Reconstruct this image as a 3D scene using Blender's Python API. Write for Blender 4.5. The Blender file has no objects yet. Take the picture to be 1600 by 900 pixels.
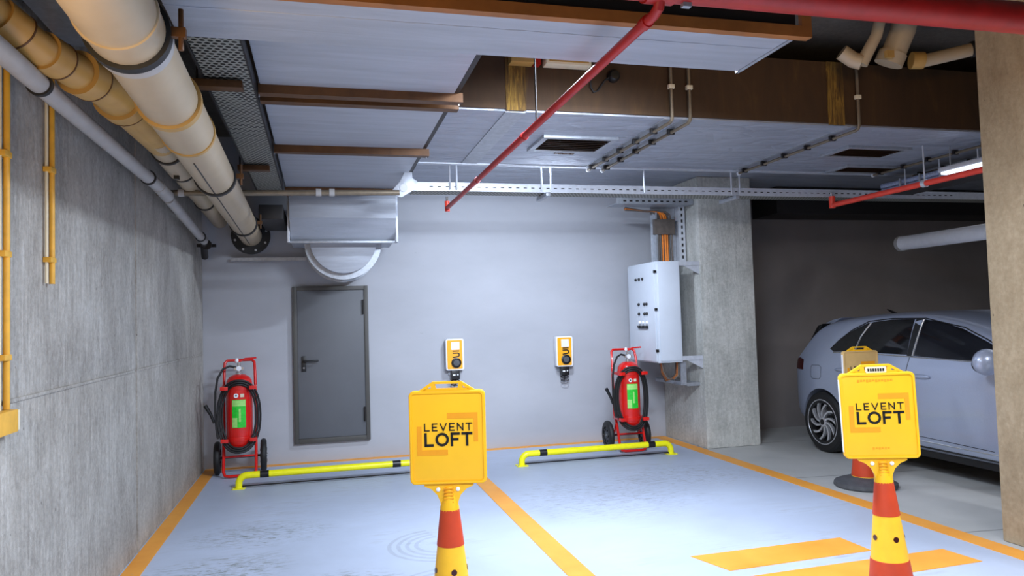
import bpy, bmesh, math, random
from math import sin, cos, pi, radians, sqrt, atan2
from mathutils import Vector, Matrix
random.seed(7)
scn = bpy.context.scene
C = scn.collection

# ------------------------------------------------------------------ camera
H = 1.5
yaw, pitch, roll = radians(14.55), radians(2.5), radians(1.65)
fwd = Vector((sin(yaw)*cos(pitch), cos(yaw)*cos(pitch), sin(pitch)))
r0 = Vector((cos(yaw), -sin(yaw), 0)); u0 = r0.cross(fwd)
Rv = r0*cos(roll) - u0*sin(roll); Uv = u0*cos(roll) + r0*sin(roll)
cd = bpy.data.cameras.new('camera'); cam = bpy.data.objects.new('camera', cd); C.objects.link(cam)
m = Matrix((Rv, Uv, -fwd)).transposed().to_4x4(); m.translation = (0, 0, H)
cam.matrix_world = m
cd.sensor_width = 36; cd.lens = 36*1155/1600; cd.clip_start = .05; cd.clip_end = 100
scn.camera = cam

# ------------------------------------------------------------------ world, lamps, exposure
w = bpy.data.worlds.new('world'); scn.world = w; w.use_nodes = True
w.node_tree.nodes['Background'].inputs[0].default_value = (.62, .72, 1, 1)
w.node_tree.nodes['Background'].inputs[1].default_value = .22
vs = scn.view_settings
vs.view_transform = 'Standard'; vs.look = 'None'; vs.gamma = 1; vs.use_curve_mapping = False
vs.exposure = 0.22
def area(name, loc, aim, sx, sy, power, col):
    l = bpy.data.lights.new(name, 'AREA'); l.shape = 'RECTANGLE'; l.size = sx; l.size_y = sy
    l.energy = power; l.color = col
    o = bpy.data.objects.new(name, l); C.objects.link(o); o.location = loc
    o.rotation_euler = (Vector(aim)-Vector(loc)).to_track_quat('-Z', 'Y').to_euler()
    return o
COOL = (.74, .84, 1.0); WARM = (1.0, .62, .22)
def down(x, y, z, sx, sy, p, c): return area('tube_lamp', (x, y, z), (x, y+.001, 0), sx, sy, p, c)
down(1.6, 3.75, 2.96, 1.0, .12, 135, COOL)
la = area('tube_lamp', (1.6, 3.62, 2.84), (1.7, 8.0,   .2), 1.1, .1, 30, COOL); la.data.spread = radians(95)  # second emitter added beside the lamp above to brighten the back wall
area('tube_lamp', (2.15, 6.53, 2.985), (1.9, 7.25, .9), .4, .05, 62, COOL)
down(1.0, 1.3, 2.45, 1.5, .2, 88, COOL)
down(2.9, 1.6, 2.5, 1.2, .2, 45, (.9, .93, 1.0))
down(5.2, 1.6, 2.55, .2, 1.3, 68, (.9, .93, 1.0))
down(6.9, 5.2, 2.6, .2, 1.3, 20, (.95, .93, .95))
area('warm_lamp', (-.85, 1.3, 1.75), (-.75, 2.9, 2.5), .3, .3, 11, WARM)
lb = area('warm_lamp', (2.7, 2.55, 3.15), (4.4, 4.1, 2.95), .4, .2, 7, WARM)

# ------------------------------------------------------------------ materials
def lin(c):
    return tuple(((x/255)/12.92 if x/255 <= .04045 else ((x/255+.055)/1.055)**2.4) for x in c)+(1,)
class NT:
    def __init__(s, name):
        s.m = bpy.data.materials.new(name); s.m.use_nodes = True; s.t = s.m.node_tree
        s.p = s.t.nodes['Principled BSDF']
    def n(s, ty, **kw):
        o = s.t.nodes.new(ty)
        for k, v in kw.items():
            if k in o.inputs: o.inputs[k].default_value = v
            else: setattr(o, k, v)
        return o
    def l(s, a, b): s.t.links.new(a, b)
    def coord(s, scale=(1,1,1), rot=(0,0,0)):
        g = s.n('ShaderNodeNewGeometry'); mp = s.n('ShaderNodeMapping')
        mp.inputs['Scale'].default_value = scale; mp.inputs['Rotation'].default_value = rot
        s.l(g.outputs['Position'], mp.inputs['Vector']); return mp.outputs[0]
    def noise(s, vec, scale, detail=4, rough=.6, dist=0):
        n = s.n('ShaderNodeTexNoise', Scale=scale, Detail=detail, Roughness=rough, Distortion=dist)
        s.l(vec, n.inputs['Vector']); return n.outputs['Fac']
    def ramp(s, fac, stops):
        r = s.n('ShaderNodeValToRGB'); e = r.color_ramp.elements
        while len(e) < len(stops): e.new(.5)
        for i, (p, c) in enumerate(stops):
            e[i].position = p; e[i].color = c if len(c) == 4 else lin(c)
        s.l(fac, r.inputs[0]); return r.outputs[0]
    def mix(s, fac, a, b, mode='MIX'):
        x = s.n('ShaderNodeMix'); x.data_type = 'RGBA'; x.blend_type = mode
        for sock, v in ((0, fac), (6, a), (7, b)):
            if hasattr(v, 'links'): s.l(v, x.inputs[sock])
            else: x.inputs[sock].default_value = v
        return x.outputs[2]
    def math(s, op, a, b=0, c=0):
        x = s.n('ShaderNodeMath'); x.operation = op
        for i, v in enumerate((a, b, c)):
            if hasattr(v, 'links'): s.l(v, x.inputs[i])
            else: x.inputs[i].default_value = v
        return x.outputs[0]
    def bump(s, h, strength=.3, dist=.01):
        b = s.n('ShaderNodeBump', Strength=strength, Distance=dist)
        s.l(h, b.inputs['Height']); s.l(b.outputs[0], s.p.inputs['Normal'])
    def col(s, c): s.l(c, s.p.inputs['Base Color'])

def plain(name, c, rough=.5, metal=0, var=.12, scale=18, bump=0, coat=0):
    t = NT(name); t.p.inputs['Roughness'].default_value = rough; t.p.inputs['Metallic'].default_value = metal
    v = t.noise(t.coord(), scale, 3); L = lin(c)
    lo = tuple(x*(1-var) for x in L[:3])+(1,); hi = tuple(min(1, x*(1+var)) for x in L[:3])+(1,)
    t.col(t.ramp(v, [(.3, lo), (.7, hi)]))
    if bump: t.bump(v, bump, .004)
    if coat: t.p.inputs['Coat Weight'].default_value = coat
    return t.m
def concrete(name, stops, streak=(9, 9, .9), bumpv=.5, pits=True, rough=.85):
    t = NT(name); t.p.inputs['Roughness'].default_value = rough
    a = t.noise(t.coord(streak), 3.2, 7, .68, .6); b = t.noise(t.coord((1, 1, .7)), 1.7, 8, .68, .2); gr = t.noise(t.coord(), 34, 4, .7)
    f = t.math('ADD', t.math('ADD', t.math('MULTIPLY', a, .27), t.math('MULTIPLY', b, .45)), t.math('MULTIPLY', gr, .28))
    c = t.ramp(f, stops)
    if pits:
        v = t.n('ShaderNodeTexVoronoi', Scale=9.0); t.l(t.coord((1, 1, .6)), v.inputs['Vector'])
        pm = t.math('LESS_THAN', v.outputs['Distance'], .045)
        c = t.mix(t.math('MULTIPLY', pm, .65), c, lin((70, 62, 52)))
    t.col(c)
    fine = t.noise(t.coord((16, 16, 1.8)), 2.2, 7, .72, 1.6)
    t.bump(t.math('ADD', t.math('ADD', t.math('MULTIPLY', fine, .9), t.math('MULTIPLY', gr, .5)), t.math('MULTIPLY', a, .4)), bumpv, .016)
    return t.m
M = {}
M['conc_left'] = concrete('board_marked_concrete', [(.34, (140, 135, 127)), (.45, (168, 163, 155)), (.54, (190, 186, 178)), (.66, (216, 213, 207))], streak=(5, 5, 1.3), bumpv=1.0)
M['conc_col'] = concrete('column_concrete', [(.34, (142, 142, 136)), (.48, (178, 179, 173)), (.64, (214, 214, 208))], bumpv=.5)
M['conc_pillar'] = concrete('pillar_concrete', [(.34, (128, 110, 84)), (.5, (154, 136, 108)), (.66, (180, 162, 134))], streak=(3, 3, 1.2), bumpv=.3)
M['conc_dark'] = concrete('ceiling_concrete', [(.3, (62, 58, 52)), (.5, (88, 82, 74)), (.7, (112, 105, 95))], bumpv=.2, pits=False)
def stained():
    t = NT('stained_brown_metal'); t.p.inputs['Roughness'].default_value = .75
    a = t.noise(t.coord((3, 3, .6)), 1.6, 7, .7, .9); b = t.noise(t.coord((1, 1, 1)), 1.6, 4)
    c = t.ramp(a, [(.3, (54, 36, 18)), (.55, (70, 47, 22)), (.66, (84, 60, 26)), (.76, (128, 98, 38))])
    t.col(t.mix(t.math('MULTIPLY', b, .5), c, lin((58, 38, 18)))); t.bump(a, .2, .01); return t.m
M['brown'] = stained()
def drip():
    t = NT('yellowed_drip_stain'); t.p.inputs['Roughness'].default_value = .8
    a = t.noise(t.coord((22, 3, 2.2)), 1.6, 7, .7, .9)
    t.col(t.ramp(a, [(.34, (62, 42, 16)), (.5, (104, 76, 26)), (.62, (150, 116, 44)), (.7, (72, 50, 20))])); t.bump(a, .4, .01); return t.m
M['brown2'] = drip()
def wallpaint():
    t = NT('grey_wall_paint'); t.p.inputs['Roughness'].default_value = .62
    a = t.noise(t.coord((.6, 1, 1.4)), 1.2, 5); b = t.noise(t.coord(), 60, 3)
    c = t.ramp(a, [(.3, (164, 166, 172)), (.7, (176, 178, 184))])
    sc = t.noise(t.coord((2, 1, 8)), 2.4, 5, .7, 1)
    t.col(t.mix(t.math('MULTIPLY', t.math('GREATER_THAN', sc, .72), .25), c, lin((120, 118, 115))))
    t.bump(b, .06, .004); return t.m
M['wall'] = wallpaint()
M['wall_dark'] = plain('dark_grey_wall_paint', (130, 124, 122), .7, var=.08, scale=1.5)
def floor_mat():
    t = NT('painted_concrete_floor'); t.p.inputs['Roughness'].default_value = .5
    g = t.n('ShaderNodeNewGeometry'); sx = t.n('ShaderNodeSeparateXYZ'); t.l(g.outputs['Position'], sx.inputs[0])
    X, Y = sx.outputs[0], sx.outputs[1]
    blue_mask = t.math('LESS_THAN', X, 4.02)
    n1 = t.noise(t.coord(), 1.1, 6, .6, .4); n2 = t.noise(t.coord((1.2, 6, 1), (0, 0, .35)), 2.2, 7, .7, 1.4)
    n3 = t.noise(t.coord(), 14, 6, .7)
    blue = t.ramp(n1, [(.3, (172, 182, 200)), (.6, (184, 195, 215)), (.8, (190, 202, 222))])
    # worn grey smears and tyre scrubs in patches
    pm = t.ramp(n1, [(.48, (0, 0, 0, 1)), (.64, (1, 1, 1, 1))])
    sm = t.ramp(n2, [(.5, (0, 0, 0, 1)), (.68, (1, 1, 1, 1))])
    blue = t.mix(t.math('MULTIPLY', t.math('MULTIPLY', pm, sm), .6), blue, lin((150, 153, 158)))
    def rings(cx, cy, r1, r2, freq, amt, blue, colr):
        dx = t.math('SUBTRACT', X, cx); dy = t.math('SUBTRACT', Y, cy)
        d = t.math('SQRT', t.math('ADD', t.math('MULTIPLY', dx, dx), t.math('MULTIPLY', dy, dy)))
        d = t.math('ADD', d, t.math('MULTIPLY', n3, .02))
        wv = t.math('GREATER_THAN', t.math('SINE', t.math('MULTIPLY', d, freq)), .1)
        inn = t.math('MULTIPLY', t.math('GREATER_THAN', d, r1), t.math('LESS_THAN', d, r2))
        left = t.math('LESS_THAN', t.math('ADD', dx, t.math('MULTIPLY', dy, .25)), .02)
        k = t.math('MULTIPLY', t.math('MULTIPLY', wv, inn), t.math('MULTIPLY', left, t.math('MULTIPLY', n3, amt)))
        return t.mix(k, blue, lin(colr))
    blue = rings(.78, 5.05, .18, .40, 105, .75, blue, (140, 145, 152))
    blue = rings(.72, 4.15, .16, .42, 95, .7, blue, (140, 145, 152))
    blue = rings(-.2, 4.9, .26, .42, 110, .35, blue, (142, 146, 150))
    # tread scuffs
    def scuff(cx, cy, rx, ry, blue, colr, amt):
        dx = t.math('DIVIDE', t.math('SUBTRACT', X, cx), rx); dy = t.math('DIVIDE', t.math('SUBTRACT', Y, cy), ry)
        d = t.math('ADD', t.math('MULTIPLY', dx, dx), t.math('MULTIPLY', dy, dy))
        mk = t.math('MAXIMUM', t.math('SUBTRACT', 1, d), 0)
        st = t.math('MINIMUM', t.math('MULTIPLY', t.math('MAXIMUM', t.math('SUBTRACT', t.noise(t.coord((2.4, 10, 1), (0, 0, .4)), 4.0, 8, .8, .8), .5), 0), 8), 1)
        return t.mix(t.math('MULTIPLY', t.math('MULTIPLY', mk, st), amt), blue, lin(colr))
    blue = scuff(-.45, 5.75, .6, .4, blue, (104, 110, 104), 1.1)
    blue = scuff(-.62, 5.0, .5, .34, blue, (104, 108, 94), 1.2)
    blue = scuff(.12, 4.45, .4, .32, blue, (116, 118, 114), 1.0)
    blue = scuff(2.3, 5.9, 1.0, .9, blue, (128, 130, 134), .9)
    blue = scuff(3.3, 6.4, .7, .6, blue, (124, 122, 116), .8)
    blue = scuff(2.3, 5.0, .8, .7, blue, (182, 186, 192), .6)
    grey = t.ramp(n1, [(.3, (172, 173, 170)), (.7, (196, 196, 193))])
    jx = t.math('LESS_THAN', t.math('ABSOLUTE', t.math('SUBTRACT', t.math('FRACT', t.math('ADD', t.math('MULTIPLY', Y, .55), t.math('MULTIPLY', X, .06))), .5)), .0045)
    grey = t.mix(t.math('MULTIPLY', jx, .7), grey, lin((95, 95, 92)))
    t.col(t.mix(blue_mask, grey, blue))
    t.bump(t.math('ADD', n3, n2), .12, .006); return t.m
M['floor'] = floor_mat()
def orange_paint():
    t = NT('worn_orange_floor_paint'); t.p.inputs['Roughness'].default_value = .5
    n = t.noise(t.coord(), 30, 6, .75); n2 = t.noise(t.coord(), 3, 4)
    c = t.ramp(n2, [(.3, (232, 152, 52)), (.7, (244, 170, 66))])
    t.col(t.mix(t.math('MULTIPLY', t.math('GREATER_THAN', n, .66), .6), c, lin((172, 160, 145)))); return t.m
M['orange'] = orange_paint()
def foil(name, c0, c1, rough=.42, metal=.35, bs=.4):
    t = NT(name); t.p.inputs['Roughness'].default_value = rough; t.p.inputs['Metallic'].default_value = metal
    a = t.noise(t.coord((.7, 6, 6)), 2.2, 5, .6, .8); b = t.noise(t.coord(), 5, 5, .65, .5)
    vo = t.n('ShaderNodeTexVoronoi', Scale=3.2); vo.feature = 'DISTANCE_TO_EDGE'; t.l(t.coord((1, 2.2, 1)), vo.inputs['Vector'])
    cr = t.math('MULTIPLY', t.math('MINIMUM', t.math('MULTIPLY', vo.outputs['Distance'], 6), 1), .8)
    b = t.math('ADD', b, cr) if bs > .2 else b
    t.col(t.ramp(a, [(.3, c0), (.7, c1)])); t.bump(t.math('ADD', b, a), bs, .02); return t.m
M['foil'] = foil('aluminium_foil_insulation', (152, 157, 168), (176, 182, 194))
M['foil2'] = foil('smooth_duct_sheet', (160, 164, 172), (176, 181, 190), .5, .25, .14)
M['galv'] = plain('galvanised_steel', (170, 175, 182), .4, .5, var=.15, scale=25)
M['conduit'] = plain('dull_conduit_steel', (122, 110, 92), .45, .4, var=.15)
M['galvw'] = plain('bright_tray_steel', (205, 210, 218), .4, .3, var=.08, scale=25)
M['steel_dk'] = plain('dark_steel', (42, 40, 40), .5, .4)
M['bar'] = plain('brown_hanger_steel', (92, 60, 30), .5, .3, var=.25, scale=9)
M['barorange'] = plain('orange_brown_steel', (158, 98, 42), .5, .2, var=.2, scale=7)
M['pvc'] = plain('beige_drain_plastic', (176, 158, 130), .38, var=.06, scale=5)
M['pvcy'] = plain('warm_lit_drain_plastic', (178, 140, 76), .45, var=.12, scale=6)  # yellow of the warm light is put into the fittings' colour
M['pvcg'] = plain('grey_drain_plastic', (168, 166, 164), .4, var=.08, scale=8)
M['rubber'] = plain('black_rubber', (24, 24, 25), .6, var=.2)
M['rubberg'] = plain('grey_rubber', (74, 76, 80), .6, var=.2)
M['black'] = plain('black_plastic', (18, 18, 19), .4, var=.1)
M['red'] = plain('red_enamel', (214, 22, 14), .3, var=.08, coat=.4)
M['redpipe'] = plain('dark_red_pipe_paint', (170, 26, 20), .4, var=.15, scale=12)
M['redpipe2'] = plain('bright_red_pipe_paint', (232, 70, 52), .4, var=.1, scale=12)
M['yellow'] = plain('barrier_yellow', (246, 240, 16), .35, var=.04)
M['signy'] = plain('sign_yellow_plastic', (248, 188, 20), .45, var=.04, scale=6)
M['signo'] = plain('sign_orange_print', (236, 156, 14), .5, var=.03)
M['tan'] = plain('faded_tan_plastic', (206, 172, 112), .5, var=.05)
M['cony'] = plain('cone_yellow_plastic', (250, 190, 40), .45, var=.05)
M['conr'] = plain('cone_red_plastic', (196, 62, 22), .5, var=.06)
M['cream'] = plain('cream_plastic', (226, 216, 188), .5, var=.05)
M['yellowc'] = plain('yellow_conduit', (226, 172, 62), .4, var=.12, scale=14)
M['white'] = plain('white_plastic', (232, 235, 240), .4, var=.04)
M['cab'] = plain('cabinet_grey_enamel', (206, 214, 224), .4, var=.03, scale=4)
M['door'] = plain('dark_grey_door_enamel', (92, 94, 98), .5, var=.05, scale=3)
M['doorf'] = plain('door_frame_enamel', (74, 72, 68), .5, var=.08, scale=3)
M['green'] = plain('green_label', (36, 200, 50), .5, var=.2, scale=40)
M['greenl'] = plain('pale_green_label', (160, 225, 120), .5, var=.1, scale=40)
M['chy'] = plain('charger_amber', (246, 172, 28), .4, var=.04)
M['chrome'] = plain('chrome_metal', (215, 215, 215), .2, .9)
M['cableo'] = plain('orange_cable', (226, 128, 36), .5, var=.15)
M['cablek'] = plain('grey_cable', (92, 84, 78), .5, var=.2)
M['cableb'] = plain('blue_grey_cables', (150, 162, 190), .5, var=.3, scale=60)
M['rim'] = plain('machined_alloy', (205, 206, 210), .3, .6)
M['lamp_r'] = plain('dark_red_lamp', (60, 10, 10), .15, coat=.6)
def carpaint():
    t = NT('silver_blue_car_paint'); t.p.inputs['Base Color'].default_value = lin((168, 178, 200))
    t.p.inputs['Metallic'].default_value = .35; t.p.inputs['Roughness'].default_value = .32
    t.p.inputs['Coat Weight'].default_value = .8; t.p.inputs['Coat Roughness'].default_value = .08
    n = t.noise(t.coord(), 400, 1); t.col(t.ramp(n, [(.3, (160, 170, 192)), (.7, (176, 186, 208))])); return t.m
M['car'] = carpaint()
def glassd():
    t = NT('tinted_glass'); t.p.inputs['Base Color'].default_value = lin((14, 15, 18)); t.p.inputs['Roughness'].default_value = .06; t.p.inputs['Specular IOR Level'].default_value = .25
    t.p.inputs['Coat Weight'].default_value = .15
    n = t.noise(t.coord(), 4, 2); t.col(t.ramp(n, [(.3, (12, 12, 15)), (.7, (22, 22, 26))])); return t.m
M['glass'] = glassd()
def emit(name, c, s):
    t = NT(name); t.p.inputs['Emission Color'].default_value = lin(c); t.p.inputs['Emission Strength'].default_value = s
    n = t.noise(t.coord(), 5, 1); t.col(t.ramp(n, [(.3, (230, 235, 240)), (.7, (245, 248, 250))])); return t.m
M['tube'] = emit('lit_lamp_diffuser', (225, 235, 255), 3.0)
def perf():
    t = NT('perforated_steel'); t.p.inputs['Roughness'].default_value = .5; t.p.inputs['Metallic'].default_value = .2
    g = t.n('ShaderNodeNewGeometry'); sx = t.n('ShaderNodeSeparateXYZ'); t.l(g.outputs['Position'], sx.inputs[0])
    s = 30.0
    yy = t.math('MULTIPLY', sx.outputs[1], s); row = t.math('FLOOR', yy)
    xx = t.math('ADD', t.math('MULTIPLY', sx.outputs[0], s), t.math('MULTIPLY', t.math('MODULO', row, 2), .5))
    fx = t.math('SUBTRACT', t.math('FRACT', xx), .5); fy = t.math('SUBTRACT', t.math('FRACT', yy), .5)
    d = t.math('SQRT', t.math('ADD', t.math('MULTIPLY', fx, fx), t.math('MULTIPLY', fy, fy)))
    k = t.math('LESS_THAN', d, .36)
    t.col(t.mix(k, lin((150, 150, 140)), lin((10, 9, 8)))); return t.m
M['perf'] = perf()

# ------------------------------------------------------------------ mesh builder
def wloc(o):
    v = Vector((0, 0, 0))
    while o: v += o.location; o = o.parent
    return v
class MB:
    def __init__(s): s.bm = bmesh.new()
    def box(s, x0, x1, y0, y1, z0, z1, mat=None, bevel=0):
        b = bmesh.new() if (bevel or mat) else s.bm
        vs_ = [b.verts.new((x, y, z)) for z in (z0, z1) for y in (y0, y1) for x in (x0, x1)]
        for f in ((0,2,3,1), (4,5,7,6), (0,1,5,4), (2,6,7,3), (0,4,6,2), (1,3,7,5)): b.faces.new([vs_[i] for i in f])
        if b is not s.bm:
            if bevel: bmesh.ops.bevel(b, geom=b.edges[:], offset=bevel, segments=2, affect='EDGES', profile=.6)
            s.merge(b, mat)
        return s
    def merge(s, b, mat=None):
        if mat: bmesh.ops.transform(b, matrix=mat, verts=b.verts)
        me = bpy.data.meshes.new('tmp'); b.to_mesh(me); b.free(); s.bm.from_mesh(me); bpy.data.meshes.remove(me)
    def tube(s, pts, r, n=12, closed=False, cap=True, radii=None):
        P = [Vector(p) for p in pts]; N = len(P); rings = []
        t0 = (P[1]-P[0]).normalized()
        up = Vector((0, 0, 1)) if abs(t0.z) < .9 else Vector((1, 0, 0))
        nrm = t0.cross(up).normalized()
        for i in range(N):
            if closed: t = (P[(i+1) % N]-P[i-1]).normalized()
            elif i == 0: t = (P[1]-P[0]).normalized()
            elif i == N-1: t = (P[-1]-P[-2]).normalized()
            else: t = ((P[i+1]-P[i]).normalized()+(P[i]-P[i-1]).normalized()).normalized()
            nrm = (nrm - t*nrm.dot(t)).normalized(); bn = t.cross(nrm)
            rr = radii[i] if radii else r
            if 0 < i < N-1 and not closed:
                c = max(.5, (P[i+1]-P[i]).normalized().dot(t)); rr = rr
            rings.append([s.bm.verts.new(P[i]+(nrm*cos(a)+bn*sin(a))*rr) for a in [2*pi*k/n for k in range(n)]])
        for i in range(N if closed else N-1):
            a, b = rings[i], rings[(i+1) % N]
            for k in range(n): s.bm.faces.new((a[k], a[(k+1) % n], b[(k+1) % n], b[k]))
        if cap and not closed:
            s.bm.faces.new(rings[0][::-1]); s.bm.faces.new(rings[-1])
        return s
    def cyl(s, p0, p1, r0_, r1_=None, n=24): return s.tube([p0, p1], r0_, n, radii=[r0_, r1_ if r1_ is not None else r0_])
    def lathe(s, prof, o=(0, 0, 0), axis='z', n=32, ring=False):
        rings = []; O = Vector(o)
        ax = {'z': (Vector((1,0,0)), Vector((0,1,0)), Vector((0,0,1))), 'x': (Vector((0,1,0)), Vector((0,0,1)), Vector((1,0,0))), 'y': (Vector((1,0,0)), Vector((0,0,1)), Vector((0,1,0)))}[axis]
        for r, h in prof:
            if r < 1e-5: rings.append([s.bm.verts.new(O+ax[2]*h)])
            else: rings.append([s.bm.verts.new(O+ax[0]*r*cos(a)+ax[1]*r*sin(a)+ax[2]*h) for a in [2*pi*k/n for k in range(n)]])
        for a, b in list(zip(rings, rings[1:]))+([(rings[-1], rings[0])] if ring else []):
            for k in range(n):
                q = [a[k % len(a)], a[(k+1) % len(a)], b[(k+1) % len(b)], b[k % len(b)]]
                q = [v for i, v in enumerate(q) if v not in q[:i]]
                if len(q) > 2: s.bm.faces.new(q)
        if not ring and len(rings[0]) > 1: s.bm.faces.new(rings[0][::-1])
        if not ring and len(rings[-1]) > 1: s.bm.faces.new(rings[-1])
        return s
    def prism(s, pts, axis, a0, a1):
        def P(p, a): return {'y': (p[0], a, p[1]), 'x': (a, p[0], p[1]), 'z': (p[0], p[1], a)}[axis]
        A = [s.bm.verts.new(P(p, a0)) for p in pts]; B = [s.bm.verts.new(P(p, a1)) for p in pts]; n = len(pts)
        s.bm.faces.new(A[::-1]); s.bm.faces.new(B)
        for k in range(n): s.bm.faces.new((A[k], A[(k+1) % n], B[(k+1) % n], B[k]))
        return s
    def build(s, name, mat, parent=None, bevel=0, sharp=35, smooth=True):
        bm = s.bm
        bmesh.ops.recalc_face_normals(bm, faces=bm.faces[:])
        if bevel:
            ed = [e for e in bm.edges if len(e.link_faces) == 2 and e.calc_face_angle(0) > radians(50)]
            bmesh.ops.bevel(bm, geom=ed, offset=bevel, segments=2, affect='EDGES', profile=.6, clamp_overlap=True)
        if smooth:
            for f in bm.faces: f.smooth = True
            for e in bm.edges:
                if len(e.link_faces) == 2 and e.calc_face_angle(0) > radians(sharp): e.smooth = False
        if parent: off = wloc(parent)
        else:
            xs = [v.co for v in bm.verts]
            off = Vector(((min(v.x for v in xs)+max(v.x for v in xs))/2, (min(v.y for v in xs)+max(v.y for v in xs))/2, min(v.z for v in xs)))
        bmesh.ops.translate(bm, verts=bm.verts[:], vec=-off)
        me = bpy.data.meshes.new(name); bm.to_mesh(me); bm.free()
        me.materials.append(M[mat])
        o = bpy.data.objects.new(name, me); C.objects.link(o)
        if parent: o.parent = parent
        else: o.location = off
        return o
def tag(o, label, cat, group=None, kind=None):
    o['label'] = label
    if cat: o['category'] = cat
    if group: o['group'] = group
    if kind: o['kind'] = kind
    return o
def struct(o): o['kind'] = 'structure'; return o
def thing(name, label, cat, loc=(0, 0, 0), group=None):
    o = bpy.data.objects.new(name, None); C.objects.link(o); o.location = loc; o.empty_display_size = .1
    return tag(o, label, cat, group)
def copy_tree(o, parent=None):
    c = o.copy(); C.objects.link(c); c.parent = parent
    for ch in list(o.children): copy_tree(ch, c)
    return c
def rrect(x0, x1, z0, z1, r, n=5):
    out = []
    for cx, cz, a in ((x1-r, z0+r, -90), (x1-r, z1-r, 0), (x0+r, z1-r, 90), (x0+r, z0+r, 180)):
        for k in range(n+1):
            t = radians(a+90*k/n); out.append((cx+r*cos(t), cz+r*sin(t)))
    return out

# ------------------------------------------------------------------ room shell
struct(MB().box(-1.6, 12, -3, 9, -.2, 0).build('floor', 'floor'))
wl = MB(); g = .004
for y0, y1 in ((-3, 2.75), (2.75, 5.57), (5.57, 8.55)):
    for z0, z1 in ((0, 1.23), (1.23, 3.6)): wl.box(-1.6, -1.23, y0+.008, y1-.008, z0 + (g if z0 else 0), z1-g)
wl.box(-1.65, -1.238, -3, 8.56, 0, 3.6)
wl.box(-1.24, -1.221, 5.555, 5.59, 0, 3.55)
for a_, b_ in ((-2.9, 2.7), (2.8, 5.5), (5.62, 8.5)): wl.box(-1.24, -1.2235, a_, b_, 1.222, 1.238)
struct(wl.build('wall_left', 'conc_left', bevel=.0025))
struct(MB().box(-1.65, 4.85, 8.55, 8.8, 0, 3.62).build('wall_back', 'wall'))
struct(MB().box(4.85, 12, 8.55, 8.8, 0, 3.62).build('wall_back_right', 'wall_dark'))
struct(MB().box(11.8, 12, -3, 8.6, 0, 3.62).build('wall_right', 'wall_dark'))
struct(MB().box(-1.65, 12, -3.2, -3, 0, 3.62).build('wall_front', 'wall_dark'))
struct(MB().box(-1.65, 12, -3, 8.8, 3.6, 3.8).build('ceiling', 'conc_dark'))
struct(MB().box(.95, 12, 6.44, 8.55, 3.07, 3.6).build('ceiling', 'foil'))
col = MB().box(4.15, 4.83, 7.52, 8.55, 0, 3.07).build('concrete_column', 'conc_col', bevel=.018)
tag(col, 'grey concrete column carrying the tall white cabinet, standing against the back wall', 'column')
pil = MB().box(4.2, 4.9, 3.05, 3.87, 0, 3.6).build('concrete_pillar', 'conc_pillar', bevel=.015)
tag(pil, 'beige rough concrete pillar cut off by the right edge of the photo', 'pillar')

# painted lines
def line(x0, x1, y0, y1, label, group='orange lines painted round the parking bays', z=.003):
    o = MB().box(x0, x1, y0, y1, 0, z).build('painted_line', 'orange'); tag(o, label, 'floor marking', group)
line(-1.22, -1.10, .6, 8.43, 'orange painted line running along the foot of the left concrete wall')
line(1.37, 1.52, .6, 8.43, 'orange painted line dividing the two bays, ending behind the nearest sign')
line(3.98, 4.13, .6, 8.43, 'long orange painted line between the right bay and the parked car')
line(-1.22, 4.13, 8.44, 8.549, 'thin orange painted line along the foot of the grey back wall', z=.004)
def quadline(pts, label):
    o = MB().prism(pts, 'z', 0, .003).build('painted_stripe', 'orange'); tag(o, label, 'floor marking', 'short painted stripes in the right bay')
quadline([(2.29, 3.94), (3.3, 3.98), (3.3, 4.27), (2.2, 4.25)], 'short wide orange stripe left of the right cone, the farther of two')
quadline([(2.35, 3.55), (3.75, 3.6), (3.72, 3.86), (2.32, 3.82)], 'orange stripe at the bottom edge of the photo, in front of the farther stripe')

# ------------------------------------------------------------------ back wall door
d = struct(thing('door_1', 'dark grey steel door with black lever handle in the back wall', None, (.11, 8.55, .21)))
f = MB(); f.box(-.30, -.255, 8.50, 8.56, .21, 1.94); f.box(.475, .52, 8.50, 8.56, .21, 1.94); f.box(-.255, .475, 8.50, 8.56, 1.895, 1.94); f.box(-.255, .475, 8.50, 8.56, .21, .262)
f.build('door_frame', 'doorf', d, bevel=.003)
MB().box(-.2545, .4745, 8.512, 8.55, .2625, 1.8945).build('door_leaf', 'door', d, bevel=.006)
h = MB(); h.box(-.215, -.165, 8.500, 8.514, 1.00, 1.17, bevel=.004); hb = h.build('handle_plate', 'black', d)
MB().tube([(-.19, 8.502, 1.115), (-.19, 8.46, 1.115), (-.18, 8.452, 1.115), (-.05, 8.452, 1.115), (-.035, 8.46, 1.118)], .010).build('lever', 'black', hb)
MB().lathe([(.009, 0), (.009, .008)], (-.19, 8.492, 1.04), 'y', 12).build('keyhole', 'chrome', hb)
for z in (1.62, .42): MB().cyl((.462, 8.497, z), (.462, 8.497, z+.16), .011, n=12).build('hinge', 'steel_dk', d)

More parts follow.
